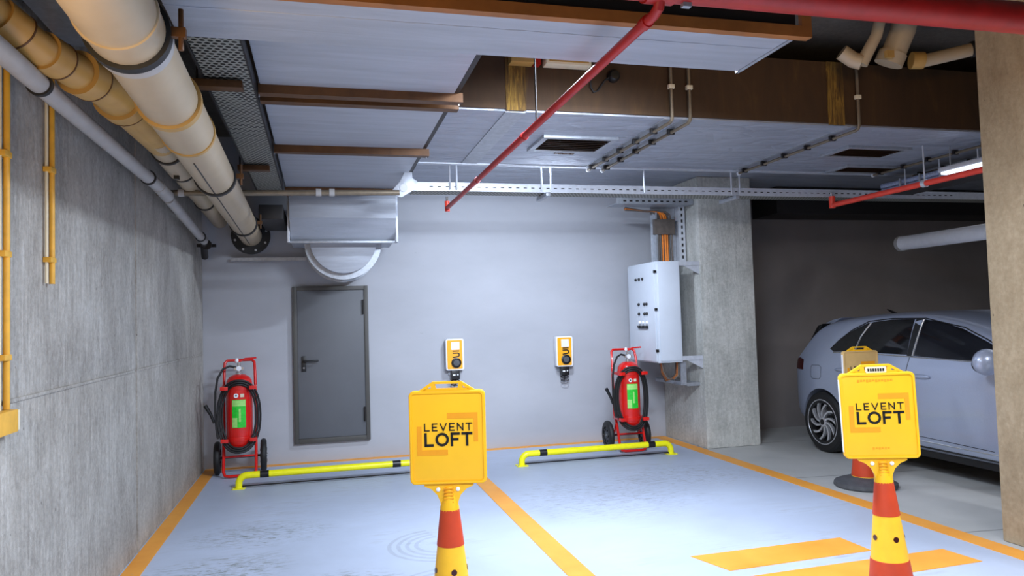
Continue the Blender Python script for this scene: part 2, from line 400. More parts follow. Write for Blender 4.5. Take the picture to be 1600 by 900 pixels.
# ------------------------------------------------------------------ wheel stop barriers
def barrier(x0, x1, label):
    y = 7.43
    t = thing('wheel_stop_barrier', label, 'wheel stop', ((x0+x1)/2, y, 0), 'yellow tube wheel stops in front of the back wall')
    z, R, r = .118, .075, .032
    pts = [(x0, y, .006)]+[(x0+R-R*cos(a), y, z-R+R*sin(a)) for a in [radians(15*k) for k in range(7)]]
    pts += [(x1-R+R*sin(a), y, z-R+R*cos(a)) for a in [radians(15*k) for k in range(7)]]+[(x1, y, .006)]
    MB().tube(pts, r, 18).build('tube', 'yellow', t)
    for x in (x0+.19, x1-.27): MB().cyl((x, y, z), (x+.08, y, z), r+.0016, n=18).build('black_band', 'black', t)
    for x in (x0, x1):
        p = MB().prism(rrect(x-.06, x+.06, y-.06, y+.06, .02), 'z', .0003, .008).build('foot_plate', 'yellow', t)
        for dx in (-.046, .046): MB().lathe([(.007, 0), (.007, .008)], (x+dx, y-.04, .008), 'z', 8).build('bolt', 'chrome', p)
    MB().box(x0+.03, x1-.03, y-.012, y+.0, .014, .026).build('lower_rod', 'black', t)
barrier(-.77, .93, 'yellow tubular wheel stop with black bands, left one, partly behind the near sign')
barrier(1.98, 3.66, 'yellow tubular wheel stop with black bands, fully visible in the right bay')

# ------------------------------------------------------------------ wheeled fire extinguishers
def extinguisher(label):
    t = thing('wheeled_fire_extinguisher', label, 'fire extinguisher', (0, 0, 0), 'large red fire extinguishers on wheels')
    tank = MB().lathe([(0, .26), (.06, .265), (.10, .285), (.125, .33), (.128, .36), (.128, .92), (.122, .965), (.10, 1.0), (.06, 1.025), (.03, 1.03), (.03, 1.05)], n=36).build('tank', 'red', t)
    # label sheets curved on the tank
    def sheet(z0, z1, a0, a1, mat, nm, R=.1292):
        b = MB(); n = 10; V = []
        for k in range(n+1):
            a = a0+(a1-a0)*k/n
            V.append([b.bm.verts.new((rr*sin(a), -rr*cos(a), z)) for rr, z in ((R, z0), (R, z1), (R+.001, z0), (R+.001, z1))])
        for k in range(n):
            A, B = V[k], V[k+1]
            b.bm.faces.new((A[2], B[2], B[3], A[3])); b.bm.faces.new((A[0], A[1], B[1], B[0])); b.bm.faces.new((A[0], B[0], B[2], A[2])); b.bm.faces.new((A[1], A[3], B[3], B[1]))
        return b.build(nm, mat, tank)
    sheet(.50, .78, -.52, .52, 'green', 'green_label')
    sheet(.715, .775, -.50, .50, 'greenl', 'label_header', .1306)
    sheet(.505, .60, -.50, -.12, 'greenl', 'label_picture', .1306)
    sheet(.56, .69, .0, .14, 'greenl', 'label_picture', .1306)
    sheet(.835-.03, .838, .12, .40, 'cream', 'brand_text', .1296)
    em = MB(); em.lathe([(.022, 0), (.022, .004)], (-.025, -.1315, .822), 'y', 18); em.build('emblem', 'white', tank)
    MB().lathe([(.009, 0), (.009, .004)], (-.025, -.1325, .822), 'y', 12).build('emblem_hole', 'black', tank)
    # frame: two side rails joined by a front foot and a top handle
    def rail(s): 
        return [(s*.155, -.02, 0+.02)]
    fr = MB()
    L = [(-.155, .10, .45), (-.155, .02, .30), (-.155, -.07, .06), (-.14, -.09, .025), (-.10, -.10, .018), (.10, -.10, .018), (.14, -.09, .025), (.155, -.07, .06), (.155, .02, .30), (.155, .10, .45)]
    fr.tube(L, .0155, 10); fr.build('foot_loop', 'red', t)
    hd = MB(); hd.tube([(-.155, .10, .40), (-.155, .115, .80), (-.15, .13, 1.05), (-.145, .16, 1.14), (-.12, .17, 1.165), (.12, .17, 1.165), (.145, .16, 1.14), (.15, .13, 1.05), (.155, .115, .80), (.155, .10, .40)], .015, 10)
    hd.build('push_handle', 'red', t)
    for z in (.38, .90):
        b = MB(); b.lathe([(.130, z-.022), (.1335, z-.022), (.1335, z+.022), (.130, z+.022)], n=30)
        for s in (-1, 1): b.box(min(s*.10, s*.172), max(s*.10, s*.172), -.175, -.14, z-.018, z+.018); b.box(min(s*.145, s*.172), max(s*.145, s*.172), -.14, .11, z-.016, z+.016)
        b.build('clamp_bracket', 'red', t, bevel=.003)
    MB().cyl((-.20, .14, .17), (.20, .14, .17), .012, n=12).build('axle', 'steel_dk', t)
    MB().tube([(-.155, .035, .33), (-.155, .14, .17)], .011, 8).tube([(.155, .035, .33), (.155, .14, .17)], .011, 8).tube([(-.155, -.02, .2), (.155, -.02, .2)], .010, 8).build('axle_brace', 'red', t)
    for s in (-1, 1):
        wx = s*.225
        tr = MB().lathe([(.10, -.030), (.145, -.030), (.163, -.022), (.17, -.008), (.17, .008), (.163, .022), (.145, .030), (.10, .030)], (wx, .14, .17), 'x', 36, ring=True)
        tt = tr.build('wheel', 'rubber', t)
        hb_ = MB().lathe([(.0, -.024), (.03, -.032), (.034, -.022), (.10, -.016), (.104, -.026), (.108, -.026), (.108, .026), (.104, .026), (.10, .016), (.034, .022), (.03, .032), (0, .024)], (wx, .14, .17), 'x', 30)
        hub = hb_.build('hub', 'rubberg', tt)
        for k in range(6):
            a = k*pi/3; MB().lathe([(.012, -.0345), (.012, .0345)], (wx, .14+.07*cos(a), .17+.07*sin(a)), 'x', 8).build('hub_hole', 'black', hub)
        MB().lathe([(.012, -.04), (.012, .04)], (wx, .14, .17), 'x', 12).build('axle_nut', 'chrome', hub)
    # coiled hose: three oval loops round the tank, then up to the valve
    se = lambda v, p: (1 if v >= 0 else -1)*abs(v)**p
    ho = None
    for k in range(3):
        pts = []
        for i in range(48):
            a = -pi/2+2*pi*i/48
            x = (.160+.022*k)*se(cos(a), .85); z = .615+(.318+.021*k)*se(sin(a), .9)
            y = -.145+.075*abs(cos(a))**1.5-.010*(2-k)*0
            pts.append((x, y, z))
        b = MB(); b.tube(pts, .0105, 8, closed=True)
        if ho is None: ho = b.build('coiled_hose', 'rubber', t)
        else: b.build('hose_coil', 'rubber', ho)
    MB().tube([(-.03, -.0, 1.10), (-.09, -.02, 1.115), (-.15, -.05, 1.09), (-.20, -.075, 1.0), (-.222, -.08, .86), (-.225, -.08, .66), (-.215, -.08, .5), (-.20, -.10, .40)], .0115, 8).build('hose_lead', 'rubber', ho)
    nz = MB(); nz.tube([(-.235, -.09, .56), (-.262, -.10, .64), (-.315, -.11, .74)], .018, 10, radii=[.012, .016, .020]); nz.build('discharge_nozzle', 'black', t)
    # valve
    v = MB(); v.lathe([(.034, 1.03), (.034, 1.05), (.022, 1.055), (.022, 1.10), (.016, 1.105), (.016, 1.15)], n=16)
    v.box(-.045, .045, -.014, .014, 1.075, 1.1); v = v.build('valve', 'chrome', t)
    MB().lathe([(.025, 0), (.025, .012)], (.0, -.04, 1.09), 'y', 16).build('pressure_gauge', 'white', v)
    MB().tube([(-.04, 0, 1.155), (.02, 0, 1.165), (.06, 0, 1.185), (.17, 0, 1.19)], .009, 8).build('trigger_lever', 'red', v)
    MB().lathe([(.014, 1.15), (.02, 1.165), (.012, 1.19), (0, 1.195)], (-.02, 0, 0), n=12).build('valve_cap', 'white', v)
    return t
e1 = extinguisher('red wheeled fire extinguisher left of the steel door, by the left corner')
e2 = copy_tree(e1); e2['label'] = 'red wheeled fire extinguisher under the white cabinet, behind the right wheel stop'
e1.location = (-.82, 8.06, 0); e1.rotation_euler.z = radians(3)
e2.location = (3.345, 7.78, 0); e2.scale = (.96, .96, .97); e2.rotation_euler.z = radians(-3)

# ------------------------------------------------------------------ chargers
def charger(label):
    t = thing('car_charger', label, 'charging box', (0, 0, 0), 'electric car chargers on the back wall')
    MB().prism(rrect(-.105, .105, 0, .36, .022), 'y', -.11, -.02).build('case', 'white', t, bevel=.004)
    MB().prism(rrect(-.07, .075, -.06, .16, .01), 'y', -.02, 0).build('wall_bracket', 'galv', t)
    fp = MB().prism(rrect(-.09, .085, .014, .346, .012), 'y', -.114, -.109).build('front_panel', 'chy', t)
    MB().box(-.042, .052, -.1155, -.1135, .235, .325).build('white_sticker', 'white', fp)
    b = MB(); b.box(-.028, .048, -.1155, -.1135, .213, .226)
    pts = [(-.024, .196), (.03, .196), (.046, .186), (.048, .172), (.04, .158), (-.024, .148)]
    for p, q in zip(pts, pts[1:]):
        p, q = Vector(p), Vector(q); n_ = (q-p).normalized(); m_ = Vector((-n_.y, n_.x))*.007
        b.prism([tuple(p+m_-n_*.004), tuple(p-m_-n_*.004), tuple(q-m_+n_*.004), tuple(q+m_+n_*.004)], 'y', -.1155, -.1135)
    b.build('logo', 'black', fp)
    s = MB().lathe([(.058, 0), (.058, -.012), (.046, -.016), (.044, -.006)], (.012, -.114, .085), 'y', 28).build('socket', 'black', fp)
    MB().lathe([(.038, 0), (.036, -.012)], (.012, -.118, .085), 'y', 24).build('socket_cover', 'rubberg', s)
    hl = MB().box(-.045, .052, -.105, -.03, -.105, .0).build('cable_holster', 'black', t, bevel=.006)
    b = MB(); b.box(-.03, .0, -.108, -.104, -.062, -.046); b.box(.02, .036, -.108, -.104, -.06, -.044); b.build('holster_marking', 'white', hl)
    b = MB()
    for z in (-.125, -.165):
        b.tube([(.004+.046*cos(a)*(1 if abs(cos(a)) < .9 else 1), -.065+.03*sin(a)*.4, z+.013*sin(a)) for a in [2*pi*k/20 for k in range(20)]], .0055, 6, closed=True)
    b.build('cable_loop', 'rubber', t)
    MB().tube([(.004, -.065, -.1), (.01, -.05, -.13), (.0, -.05, -.17), (.004, -.05, -.185)], .006, 6).build('cable', 'rubber', t)
    return t
c1 = charger('yellow and white wall charger directly above the near yellow sign')
c2 = copy_tree(c1); c2['label'] = 'yellow and white wall charger left of the right fire extinguisher'
c1.location = (1.49, 8.55, .945); c2.location = (2.82, 8.55, .93)

# ------------------------------------------------------------------ control cabinet
t = thing('electrical_cabinet', 'tall white electrical cabinet bracketed to the side of the concrete column', 'electrical cabinet', (3.75, 7.9, .98))
MB().box(3.605, 3.90, 7.535, 8.27, .98, 2.11).build('body', 'cab', t, bevel=.005)
dr = MB().box(3.59, 3.604, 7.55, 8.26, .995, 2.095).build('cabinet_door', 'cab', t, bevel=.003)
MB().box(3.63, 3.885, 7.522, 7.534, 1.0, 2.09).build('side_panel', 'cab', t, bevel=.002)
for z in (1.10, 1.56, 1.98): MB().box(3.585, 3.612, 7.526, 7.552, z, z+.03).build('hinge', 'black', dr)
def knob(y, z, r=.014, mat='black', nm='selector_knob'):
    return MB().lathe([(r, 0), (r, -.012), (r*.7, -.02), (0, -.021)], (3.59, y, z), 'x', 14).build(nm, mat, dr)
for y in (8.02, 7.93, 7.84): knob(y, 1.93, .016, nm='indicator_lamp')
for z in (1.64, 1.53):
    for y in (7.96, 7.81, 7.75): knob(y, z, .017)
for y in (7.95, 7.86, 7.76):
    k = knob(y, 1.43, .02, 'white', 'breaker_mount'); MB().box(3.56, 3.59, y-.025, y+.025, 1.375, 1.395).build('breaker_switch', 'black', k)
MB().box(3.572, 3.589, 7.73, 7.98, 1.36, 1.375).build('switch_rail', 'black', dr)
for z in (1.0, 2.06):
    b = MB(); b.box(3.885, 4.149, 7.53, 7.56, z, z+.045); b.prism([(3.95, z), (4.149, z-.10), (4.149, z)], 'y', 7.54, 7.55); b.build('mounting_bracket', 'galvw', t)
b = thing('cable_bundle', 'loop of brown and orange cables hanging below the white cabinet', 'cables', (3.78, 7.65, .75))
for k in range(7):
    yy = 7.60+.035*k; x0_ = 3.68+.012*k
    MB().tube([(x0_, yy, .979), (x0_+.01, yy, .88-.006*k), (x0_+.06, yy, .80-.008*k), (x0_+.14, yy, .785), (x0_+.19, yy, .83), (x0_+.20, yy, .979)], .010, 8).build('cable', 'cableo' if k in (1, 3) else 'cablek', b)
tag(MB().box(3.895, 3.96, 7.58, 7.60, .72, .978).build('perforated_rail', 'galv'), 'short galvanised rail hanging under the white cabinet beside its cables', 'cable tray')
tag(MB().box(3.99, 4.148, 7.62, 8.45, .70, .74).build('shadow_ledge', 'galv', bevel=.005), 'low ledge added on the column side in place of the white cabinet shadow', 'ledge')  # ledge added where the cabinet's shadow falls on the column

# ------------------------------------------------------------------ sign cones
LET = {'L': [((0, 1), (0, 0)), ((0, 0), (1, 0))], 'E': [((0, 1), (0, 0)), ((0, 0), (1, 0)), ((0, .5), (.85, .5)), ((0, 1), (1, 1))],
       'V': [((0, 1), (.5, 0)), ((.5, 0), (1, 1))], 'N': [((0, 0), (0, 1)), ((0, 1), (1, 0)), ((1, 0), (1, 1))], 'T': [((.5, 0), (.5, 1)), ((0, 1), (1, 1))],
       'F': [((0, 0), (0, 1)), ((0, 1), (1, 1)), ((0, .5), (.8, .5))],
       'O': [((.5+.5*cos(a), .5+.5*sin(a)), (.5+.5*cos(a+pi/8), .5+.5*sin(a+pi/8))) for a in [pi/8*k for k in range(16)]]}
def word(mb, txt, x0, x1, z0, z1, y0, y1, sw, gap, widths=None):
    n = len(txt); ws = [{'O': 1.25, 'E': .85, 'L': .85, 'F': .85, 'V': 1.1, 'N': 1.0, 'T': 1.0}[c] for c in txt]
    unit = (x1-x0-gap*(n-1))/sum(ws); x = x0
    for c, wd in zip(txt, ws):
        cw = wd*unit; h = sw/2
        for a, b_ in LET[c]:
            a = Vector((x+h+a[0]*(cw-sw), z0+h+a[1]*(z1-z0-sw))); b_ = Vector((x+h+b_[0]*(cw-sw), z0+h+b_[1]*(z1-z0-sw)))
            n_ = (b_-a).normalized(); m_ = Vector((-n_.y, n_.x))*h; e = n_*(h if c != 'O' else h*.15)
            mb.prism([tuple(a-e+m_), tuple(a-e-m_), tuple(b_+e-m_), tuple(b_+e+m_)], 'y', y0, y1)
        x += cw+gap
def sign_cone(label, extra=False, handle_label=False, bm_='signy'):
    t = thing('sign_cone', label, 'cone sign', (0, 0, 0), 'yellow sign boards standing on striped cones')
    MB().lathe([(.25, 0), (.262, .015), (.258, .045), (.22, .062), (.15, .085), (.118, .095), (0, .095)], n=14).build('base', 'rubberg', t)
    prof = lambda z: .112-(z-.09)*(.112-.038)/(.71-.09)
    cone = MB().lathe([(prof(z), z) for z in (.09, .40, .71)]+[(.02, .712)], n=36).build('cone', 'cony', t)
    for z0, z1 in ((.10, .355), (.555, .705)):
        MB().lathe([(prof(z0)+.0, z0), (prof(z0)+.0022, z0+.001), (prof(z1)+.0022, z1-.001), (prof(z1), z1)], n=36).build('red_band', 'conr', cone)
    for a in (-20, -100, 60, 140):
        aa = radians(a-90+35); r = prof(.455)
        b = MB(); nn = Vector((cos(aa), sin(aa), .1)); p = Vector((cos(aa)*(r-.012), sin(aa)*(r-.012), .455)); b.cyl(p, p+nn*.0135, .0125, n=16); b.build('hole', 'steel_dk' if False else 'lamp_r', cone)
    nk = MB()
    nk.prism([(-.036, .70), (.036, .70), (.038, .735), (.05, .765), (.075, .79), (.105, .803), (.105, .815), (-.105, .815), (-.105, .803), (-.075, .79), (-.05, .765), (-.038, .735)], 'y', -.012, .012)
    nk.lathe([(.042, .69), (.040, .715), (.026, .76), (.02, .80)], n=20)
    nk = nk.build('neck', 'signy', t, bevel=.002)
    b = MB()
    for k in range(6): b.box(-.020, .020, -.030+.0008*k, -.012, .722+k*.014, .726+k*.014)
    b.build('neck_ribs', 'signo', nk)
    for x in (-.046, .038): MB().lathe([(.009, 0), (.009, -.004), (.006, -.006)], (x, -.012, .79), 'y', 14).build('bolt', 'white', nk)
    X0, X1, Z0, Z1 = -.163, .163, .812, 1.208
    bd = MB().prism(rrect(X0, X1, Z0, Z1, .022), 'y', -.018, .018).build('board', bm_, t, bevel=.004)
    # raised border
    o_, i_ = rrect(X0+.004, X1-.004, Z0+.004, Z1-.004, .02), rrect(X0+.012, X1-.012, Z0+.012, Z1-.012, .014)
    for sy in (-1, 1):
        b = MB(); n = len(o_)
        A = [b.bm.verts.new((p[0], sy*.0175, p[1])) for p in o_]; B = [b.bm.verts.new((p[0], sy*.023, p[1])) for p in o_]
        D = [b.bm.verts.new((p[0], sy*.023, p[1])) for p in i_]; E_ = [b.bm.verts.new((p[0], sy*.0175, p[1])) for p in i_]
        for k in range(n):
            j = (k+1) % n
            for P_, Q_ in ((A, B), (B, D), (D, E_), (E_, A)): b.bm.faces.new((P_[k], P_[j], Q_[j], Q_[k]))
        b.build('border', bm_, bd)
    MB().box(X0-.0015, X0+.0005, -.012, .012, Z0+.03, Z1-.03).build('edge_strip', 'white', bd)
    # handle
    b = MB(); hz = Z1-.002
    for pts in ([(-.125, hz), (-.10, hz), (-.055, hz+.030), (-.055, hz+.040), (-.062, hz+.040)], [(.125, hz), (.062, hz+.040), (.055, hz+.040), (.055, hz+.030), (.10, hz)], [(-.0555, hz+.030), (.0555, hz+.030), (.0555, hz+.040), (-.0555, hz+.040)], [(-.11, hz), (.11, hz), (.09, hz+.011), (-.09, hz+.011)]):
        b.prism(pts, 'y', -.010, .010)
    for x in (-.058, .058): b.prism([(x-.012, hz+.008), (x+.012, hz+.008), (x+.006, hz+.036), (x-.006, hz+.036)], 'y', -.009, .009)
    b.build('handle', 'signy', bd)
    if handle_label:
        p = MB().prism(rrect(-.045, .045, hz+.002, hz+.030, .006), 'y', -.014, -.008).build('handle_tag', 'cream', bd)
        b = MB()
        for k in range(7): b.box(-.036+k*.0107, -.029+k*.0107, -.0155, -.0138, hz+.009, hz+.022)
        b.build('tag_print', 'black', p)
    # print
    b = MB()
    y0, y1 = -.0195, -.0176
    b.box(0, .130, y0, y1, 1.088, 1.112); b.box(.112, .130, y0, y1, .99, 1.088); b.build('corner_print', 'signo', bd)
    b = MB(); b.box(-.130, -.110, y0, y1, .935, 1.058); b.box(-.110, 0, y0, y1, .935, .957)
    b.build('corner_print', 'signo', bd)
    b = MB(); word(b, 'LEVENT', -.099, .106, 1.037, 1.070, -.0205, -.0178, .0048, .010); b.build('levent_lettering', 'black', bd)
    b = MB(); word(b, 'LOFT', -.099, .106, .972, 1.030, -.0206, -.0178, .0105, .007); b.build('loft_lettering', 'black', bd)
    if extra:
        b = MB()
        for k in range(12): b.box(-.085+k*.013, -.076+k*.013, -.0195, -.0178, 1.166+(k % 3)*.002, 1.178)
        b.build('small_print', 'signo', bd)
        b = MB()
        for k in range(6): b.box(-.04+k*.013, -.032+k*.013, -.0195, -.0178, .855+(k % 2)*.003, .864)
        b.build('small_print', 'signo', bd)
    return t
s1 = sign_cone('nearest yellow board on a cone, in front of the left bay below a charger')
s1.location = (.519, 3.165, 0); s1.rotation_euler = (0, 0, radians(-14))
s2 = sign_cone('yellow board on a striped cone at lower right, in front of the parked car', True, True)
s2.location = (2.53, 2.92, 0); s2.rotation_euler = (0, radians(-1.5), radians(-27))
s3 = sign_cone('farther cone sign beside the car, mostly hidden behind the right yellow board', bm_='tan')
s3.location = (4.47, 5.42, 0); s3.rotation_euler = (0, 0, radians(-8)); s3.scale = (.97, .97, .955)

# ------------------------------------------------------------------ car
def car():
    t = thing('car', 'silver blue hatchback parked right of the concrete column, partly behind the pillar', 'car', (6.05, 5.4, 0))
    W = .895; XC = 6.05
    def lerp(tab, v):
        for (a, b), (c, d_) in zip(tab, tab[1:]):
            if v <= c: return b+(d_-b)*max(0, min(1, (v-a)/(c-a)))
        return tab[-1][1]
    top = [(3.20, .60), (3.26, .72), (3.45, .80), (3.9, .91), (4.25, .99), (4.5, 1.12), (4.85, 1.29), (5.2, 1.40), (5.6, 1.462), (6.0, 1.48), (6.4, 1.465), (6.75, 1.43), (6.98, 1.385), (7.08, 1.33), (7.3, 1.10), (7.45, .99), (7.52, .86), (7.55, .66)]
    bot = [(3.20, .34), (3.4, .22), (4.0, .20), (6.9, .20), (7.2, .24), (7.45, .30), (7.55, .42)]
    wid = [(3.20, .60), (3.3, .72), (3.5, .82), (3.9, .875), (4.4, .89), (6.6, .895), (7.0, .885), (7.25, .855), (7.42, .79), (7.52, .70), (7.55, .62)]
    ys = [3.20, 3.24, 3.34, 3.5, 3.75, 4.0, 4.25, 4.5, 4.75, 5.0, 5.3, 5.6, 5.9, 6.2, 6.5, 6.75, 6.92, 7.02, 7.10, 7.2, 7.3, 7.4, 7.47, 7.52, 7.55]
    BELT = 1.0
    def wr(tp): return .885-max(0, tp-BELT)*.52
    def xof(y, z):     # side surface distance from the centreline
        tp = lerp(top, y); wd = lerp(wid, y)
        if z <= BELT-.04:
            return wd*(1-.05*((z-.58)/.42)**2*(1 if z < .58 else .35))
        k = (z-(BELT-.04))/max(.05, (1.40-(BELT-.04)))
        return wd*(.982-.15*k-.035*k*k)
    bm = bmesh.new(); rings = []
    for y in ys:
        tp, bt, wd = lerp(top, y), lerp(bot, y), lerp(wid, y)
        be = min(BELT, tp-.06)
        zs = [bt, bt+.03, bt+.09, bt+(be-bt)*.35, bt+(be-bt)*.62, bt+(be-bt)*.70, bt+(be-bt)*.85, be-.035, be]
        P = [(wd*.80, zs[0]), (wd*.93, zs[1])]+[(xof(y, z) if z <= BELT else xof(y, z), z) for z in zs[2:]]
        P[6] = (P[6][0]+.006, P[6][1]); 
        shoulder = max(0, tp-.07-be)
        for k in (.33, .66, 1.0): z = be+shoulder*k; P.append((xof(y, z), z))
        xe = P[-1][0]
        P += [(xe-.022, tp-.045), (xe-.07, tp-.022), (xe*.72, tp-.006), (xe*.38, tp), (0, tp+.003)]
        L = [bm.verts.new((-x, y, z)) for x, z in P]; Rr = [bm.verts.new((x, y, z)) for x, z in P[-2::-1]]
        rings.append(L+Rr)
    n = len(rings[0])
    for a, b in zip(rings, rings[1:]):
        for k in range(n-1): bm.faces.new((a[k], a[k+1], b[k+1], b[k]))
        bm.faces.new((a[n-1], a[0], b[0], b[n-1]))
    bm.faces.new(rings[0][::-1]); bm.faces.new(rings[-1])
    bmesh.ops.subdivide_edges(bm, edges=bm.edges[:], cuts=1, use_grid_fill=True, smooth=.6) if False else None
    bmesh.ops.translate(bm, verts=bm.verts[:], vec=(XC, 0, 0))
    bmesh.ops.recalc_face_normals(bm, faces=bm.faces[:])
    me = bpy.data.meshes.new('body'); bm.to_mesh(me); bm.free()
    body = bpy.data.objects.new('body', me); C.objects.link(body)
    ss = body.modifiers.new('s', 'SUBSURF'); ss.levels = 2; ss.render_levels = 2
    cut = MB()
    for y in (6.87, 4.24):
        for s in (-1, 1): cut.cyl((XC+s*.62, y, .315), (XC+s*1.2, y, .315), .362, n=48)
    cm = bpy.data.meshes.new('c'); bmesh.ops.recalc_face_normals(cut.bm, faces=cut.bm.faces[:]); cut.bm.to_mesh(cm); cut.bm.free()
    co = bpy.data.objects.new('c', cm); C.objects.link(co)
    bo = body.modifiers.new('b', 'BOOLEAN'); bo.operation = 'DIFFERENCE'; bo.object = co; bo.solver = 'EXACT'
    dg = bpy.context.evaluated_depsgraph_get(); ev = body.evaluated_get(dg)
    nm = bpy.data.meshes.new_from_object(ev)
    bpy.data.objects.remove(body); bpy.data.objects.remove(co)
    b = MB(); b.bm.from_mesh(nm); bpy.data.meshes.remove(nm)
    body = b.build('body', 'car', t, sharp=30)
    # sampled outer surface for panels
    from mathutils.bvhtree import BVHTree
    tmp = bmesh.new(); tmp.from_mesh(body.data); bv = BVHTree.FromBMesh(tmp); o0 = wloc(body)
    def surf(y, z, s=-1):
        hit = bv.ray_cast(Vector((XC+s*3, y, z))-o0, Vector((-s, 0, 0)), 4)
        return (hit[0]+o0).x if hit[0] else XC+s*xof(y, z)
    def panel(poly, nm, mat, off=.004, s=-1, parent=body, n=26, thick=.006):
        # fine grid inside a (y,z) polygon laid on the side of the body
        yy = [p[0] for p in poly]; zz = [p[1] for p in poly]
        b = MB(); pb = bmesh.new(); vs_ = [pb.verts.new((0, p[0], p[1])) for p in poly]; pb.faces.new(vs_)
        for k in range(1, n):
            yk = min(yy)+(max(yy)-min(yy))*k/n
            bmesh.ops.bisect_plane(pb, geom=pb.verts[:]+pb.edges[:]+pb.faces[:], plane_co=(0, yk, 0), plane_no=(0, 1, 0))
        for k in range(1, n//2):
            zk = min(zz)+(max(zz)-min(zz))*k/(n//2)
            bmesh.ops.bisect_plane(pb, geom=pb.verts[:]+pb.edges[:]+pb.faces[:], plane_co=(0, 0, zk), plane_no=(0, 0, 1))
        for v in pb.verts: v.co.x = surf(v.co.y, v.co.z, s)+s*off
        r = bmesh.ops.extrude_face_region(pb, geom=pb.faces[:])
        for v in [e for e in r['geom'] if isinstance(e, bmesh.types.BMVert)]: v.co.x -= s*thick
        b.merge(pb)
        return b.build(nm, mat, parent, sharp=50)
    for s in (-1, 1):
        panel([(6.70, 1.075), (6.76, 1.10), (6.68, 1.17), (6.50, 1.29), (6.30, 1.372), (6.28, 1.37), (6.36, 1.24), (6.40, 1.085)], 'quarter_window', 'glass', s=s)
        panel([(6.375, 1.083), (6.335, 1.24), (6.245, 1.378), (6.0, 1.402), (5.72, 1.405), (5.70, 1.08)], 'rear_window', 'glass', s=s)
        panel([(5.61, 1.072), (5.60, 1.40), (5.40, 1.375), (5.15, 1.315), (4.9, 1.22), (4.65, 1.115), (4.52, 1.055), (4.52, 1.045)], 'front_window', 'glass', .006, s=s, n=44)
        panel([(5.695, 1.07), (5.705, 1.41), (5.61, 1.408), (5.62, 1.065)], 'pillar_trim', 'black', .0045, s=s, n=6)
    def strip(pts, nm, mat, r, s=-1, off=.0):
        P = []
        for (a, b_), (c, d_) in zip(pts, pts[1:]):
            for k in range(8): y, z = a+(c-a)*k/8, b_+(d_-b_)*k/8; P.append((surf(y, z, s)+s*off, y, z))
        y, z = pts[-1]; P.append((surf(y, z, s)+s*off, y, z))
        return MB().tube(P, r, 6).build(nm, mat, body)
    for s in (-1, 1):
        strip([(6.70, 1.068), (6.36, 1.074), (5.6, 1.062), (4.5, 1.04)], 'window_trim', 'chrome', .006, s, .004)
        strip([(6.385, 1.09), (6.345, 1.24), (6.265, 1.37)], 'window_divider', 'chrome', .007, s, .004)
        strip([(5.625, 1.07), (5.61, 1.40)], 'window_divider', 'chrome', .007, s, .006)
        strip([(6.76, 1.10), (6.66, 1.19), (6.50, 1.30), (6.30, 1.385), (6.0, 1.412), (5.6, 1.41), (5.15, 1.328), (4.9, 1.235), (4.65, 1.125), (4.52, 1.06)], 'window_seal', 'black', .006, s, .002)
        # door seams
        strip([(5.66, 1.06), (5.68, .85), (5.70, .55), (5.62, .36), (4.8, .34)], 'door_seam', 'steel_dk', .0028, s)
        strip([(6.40, 1.07), (6.48, .92), (6.50, .80), (6.42, .62), (6.30, .50), (6.15, .37), (5.62, .36)], 'door_seam', 'steel_dk', .0028, s)
        strip([(4.62, 1.03), (4.60, .6), (4.7, .34)], 'door_seam', 'steel_dk', .0028, s)
        strip([(6.46, .27), (5.5, .265), (4.7, .26)], 'sill_line', 'black', .010, s, -.002)
        strip([(6.42, .325), (5.5, .32), (4.7, .315)], 'sill_trim', 'chrome', .006, s)
    strip([(7.02, .92), (6.90, .925), (6.86, .90), (6.87, .80), (6.90, .775), (7.02, .775), (7.045, .80), (7.04, .90), (7.02, .92)], 'fuel_flap_seam', 'steel_dk', .0022)
    for y in (5.52, 6.55):
        b = MB(); X = surf(y, .9)
        b.merge(bmesh_ellip((X-.012, y-.03, .895), (.018, .105, .020))); b.build('door_handle', 'car', body)
        b = MB(); b.merge(bmesh_ellip((X+.004, y-.02, .885), (.006, .09, .026))); b.build('handle_recess', 'steel_dk', body)
    # tail lamps, spoiler, antenna, mirror
    for s in (-1, 1):
        panel([(7.20, .86), (7.20, .97), (7.30, .99), (7.40, .97), (7.44, .90), (7.44, .86)], 'tail_lamp', 'lamp_r', .006, s=s, n=8)
    b = MB(); b.prism([(6.88, 1.425), (7.02, 1.405), (7.14, 1.372), (7.13, 1.345), (7.0, 1.37)], 'x', XC-.58, XC+.58); b.build('spoiler', 'car', body, bevel=.006)
    MB().box(XC-.50, XC+.50, 7.125, 7.30, 1.12, 1.30, mat=Matrix.Identity(4)).build('rear_glass_panel', 'glass', body) if False else None
    for s in (-1, 1):
        b = MB(); b.prism([(7.03, 1.365), (7.12, 1.34), (7.31, 1.115), (7.24, 1.13)], 'x', XC+s*.60, XC+s*.705); b.build('rear_quarter_trim', 'black', body, bevel=.004)
    MB().tube([(XC, 6.72, 1.44), (XC, 6.80, 1.475), (XC, 6.86, 1.50)], .016, 8, radii=[.022, .014, .006]).build('antenna', 'black', body)
    mx = surf(4.66, 1.0)
    b = MB(); b.merge(bmesh_ellip((mx-.14, 4.70, 1.065), (.125, .080, .105))); mir = b.build('mirror', 'car', body)
    b = MB(); b.merge(bmesh_ellip((mx-.13, 4.735, 1.05), (.118, .052, .080))); b.build('mirror_glass', 'black', mir)
    MB().tube([(mx+.03, 4.66, .99), (mx-.06, 4.68, 1.0)], .028, 8).build('mirror_arm', 'black', mir)
    # underbody and arches
    MB().box(XC-.80, XC+.80, 3.45, 7.0, .17, .26).build('underbody', 'black', t)
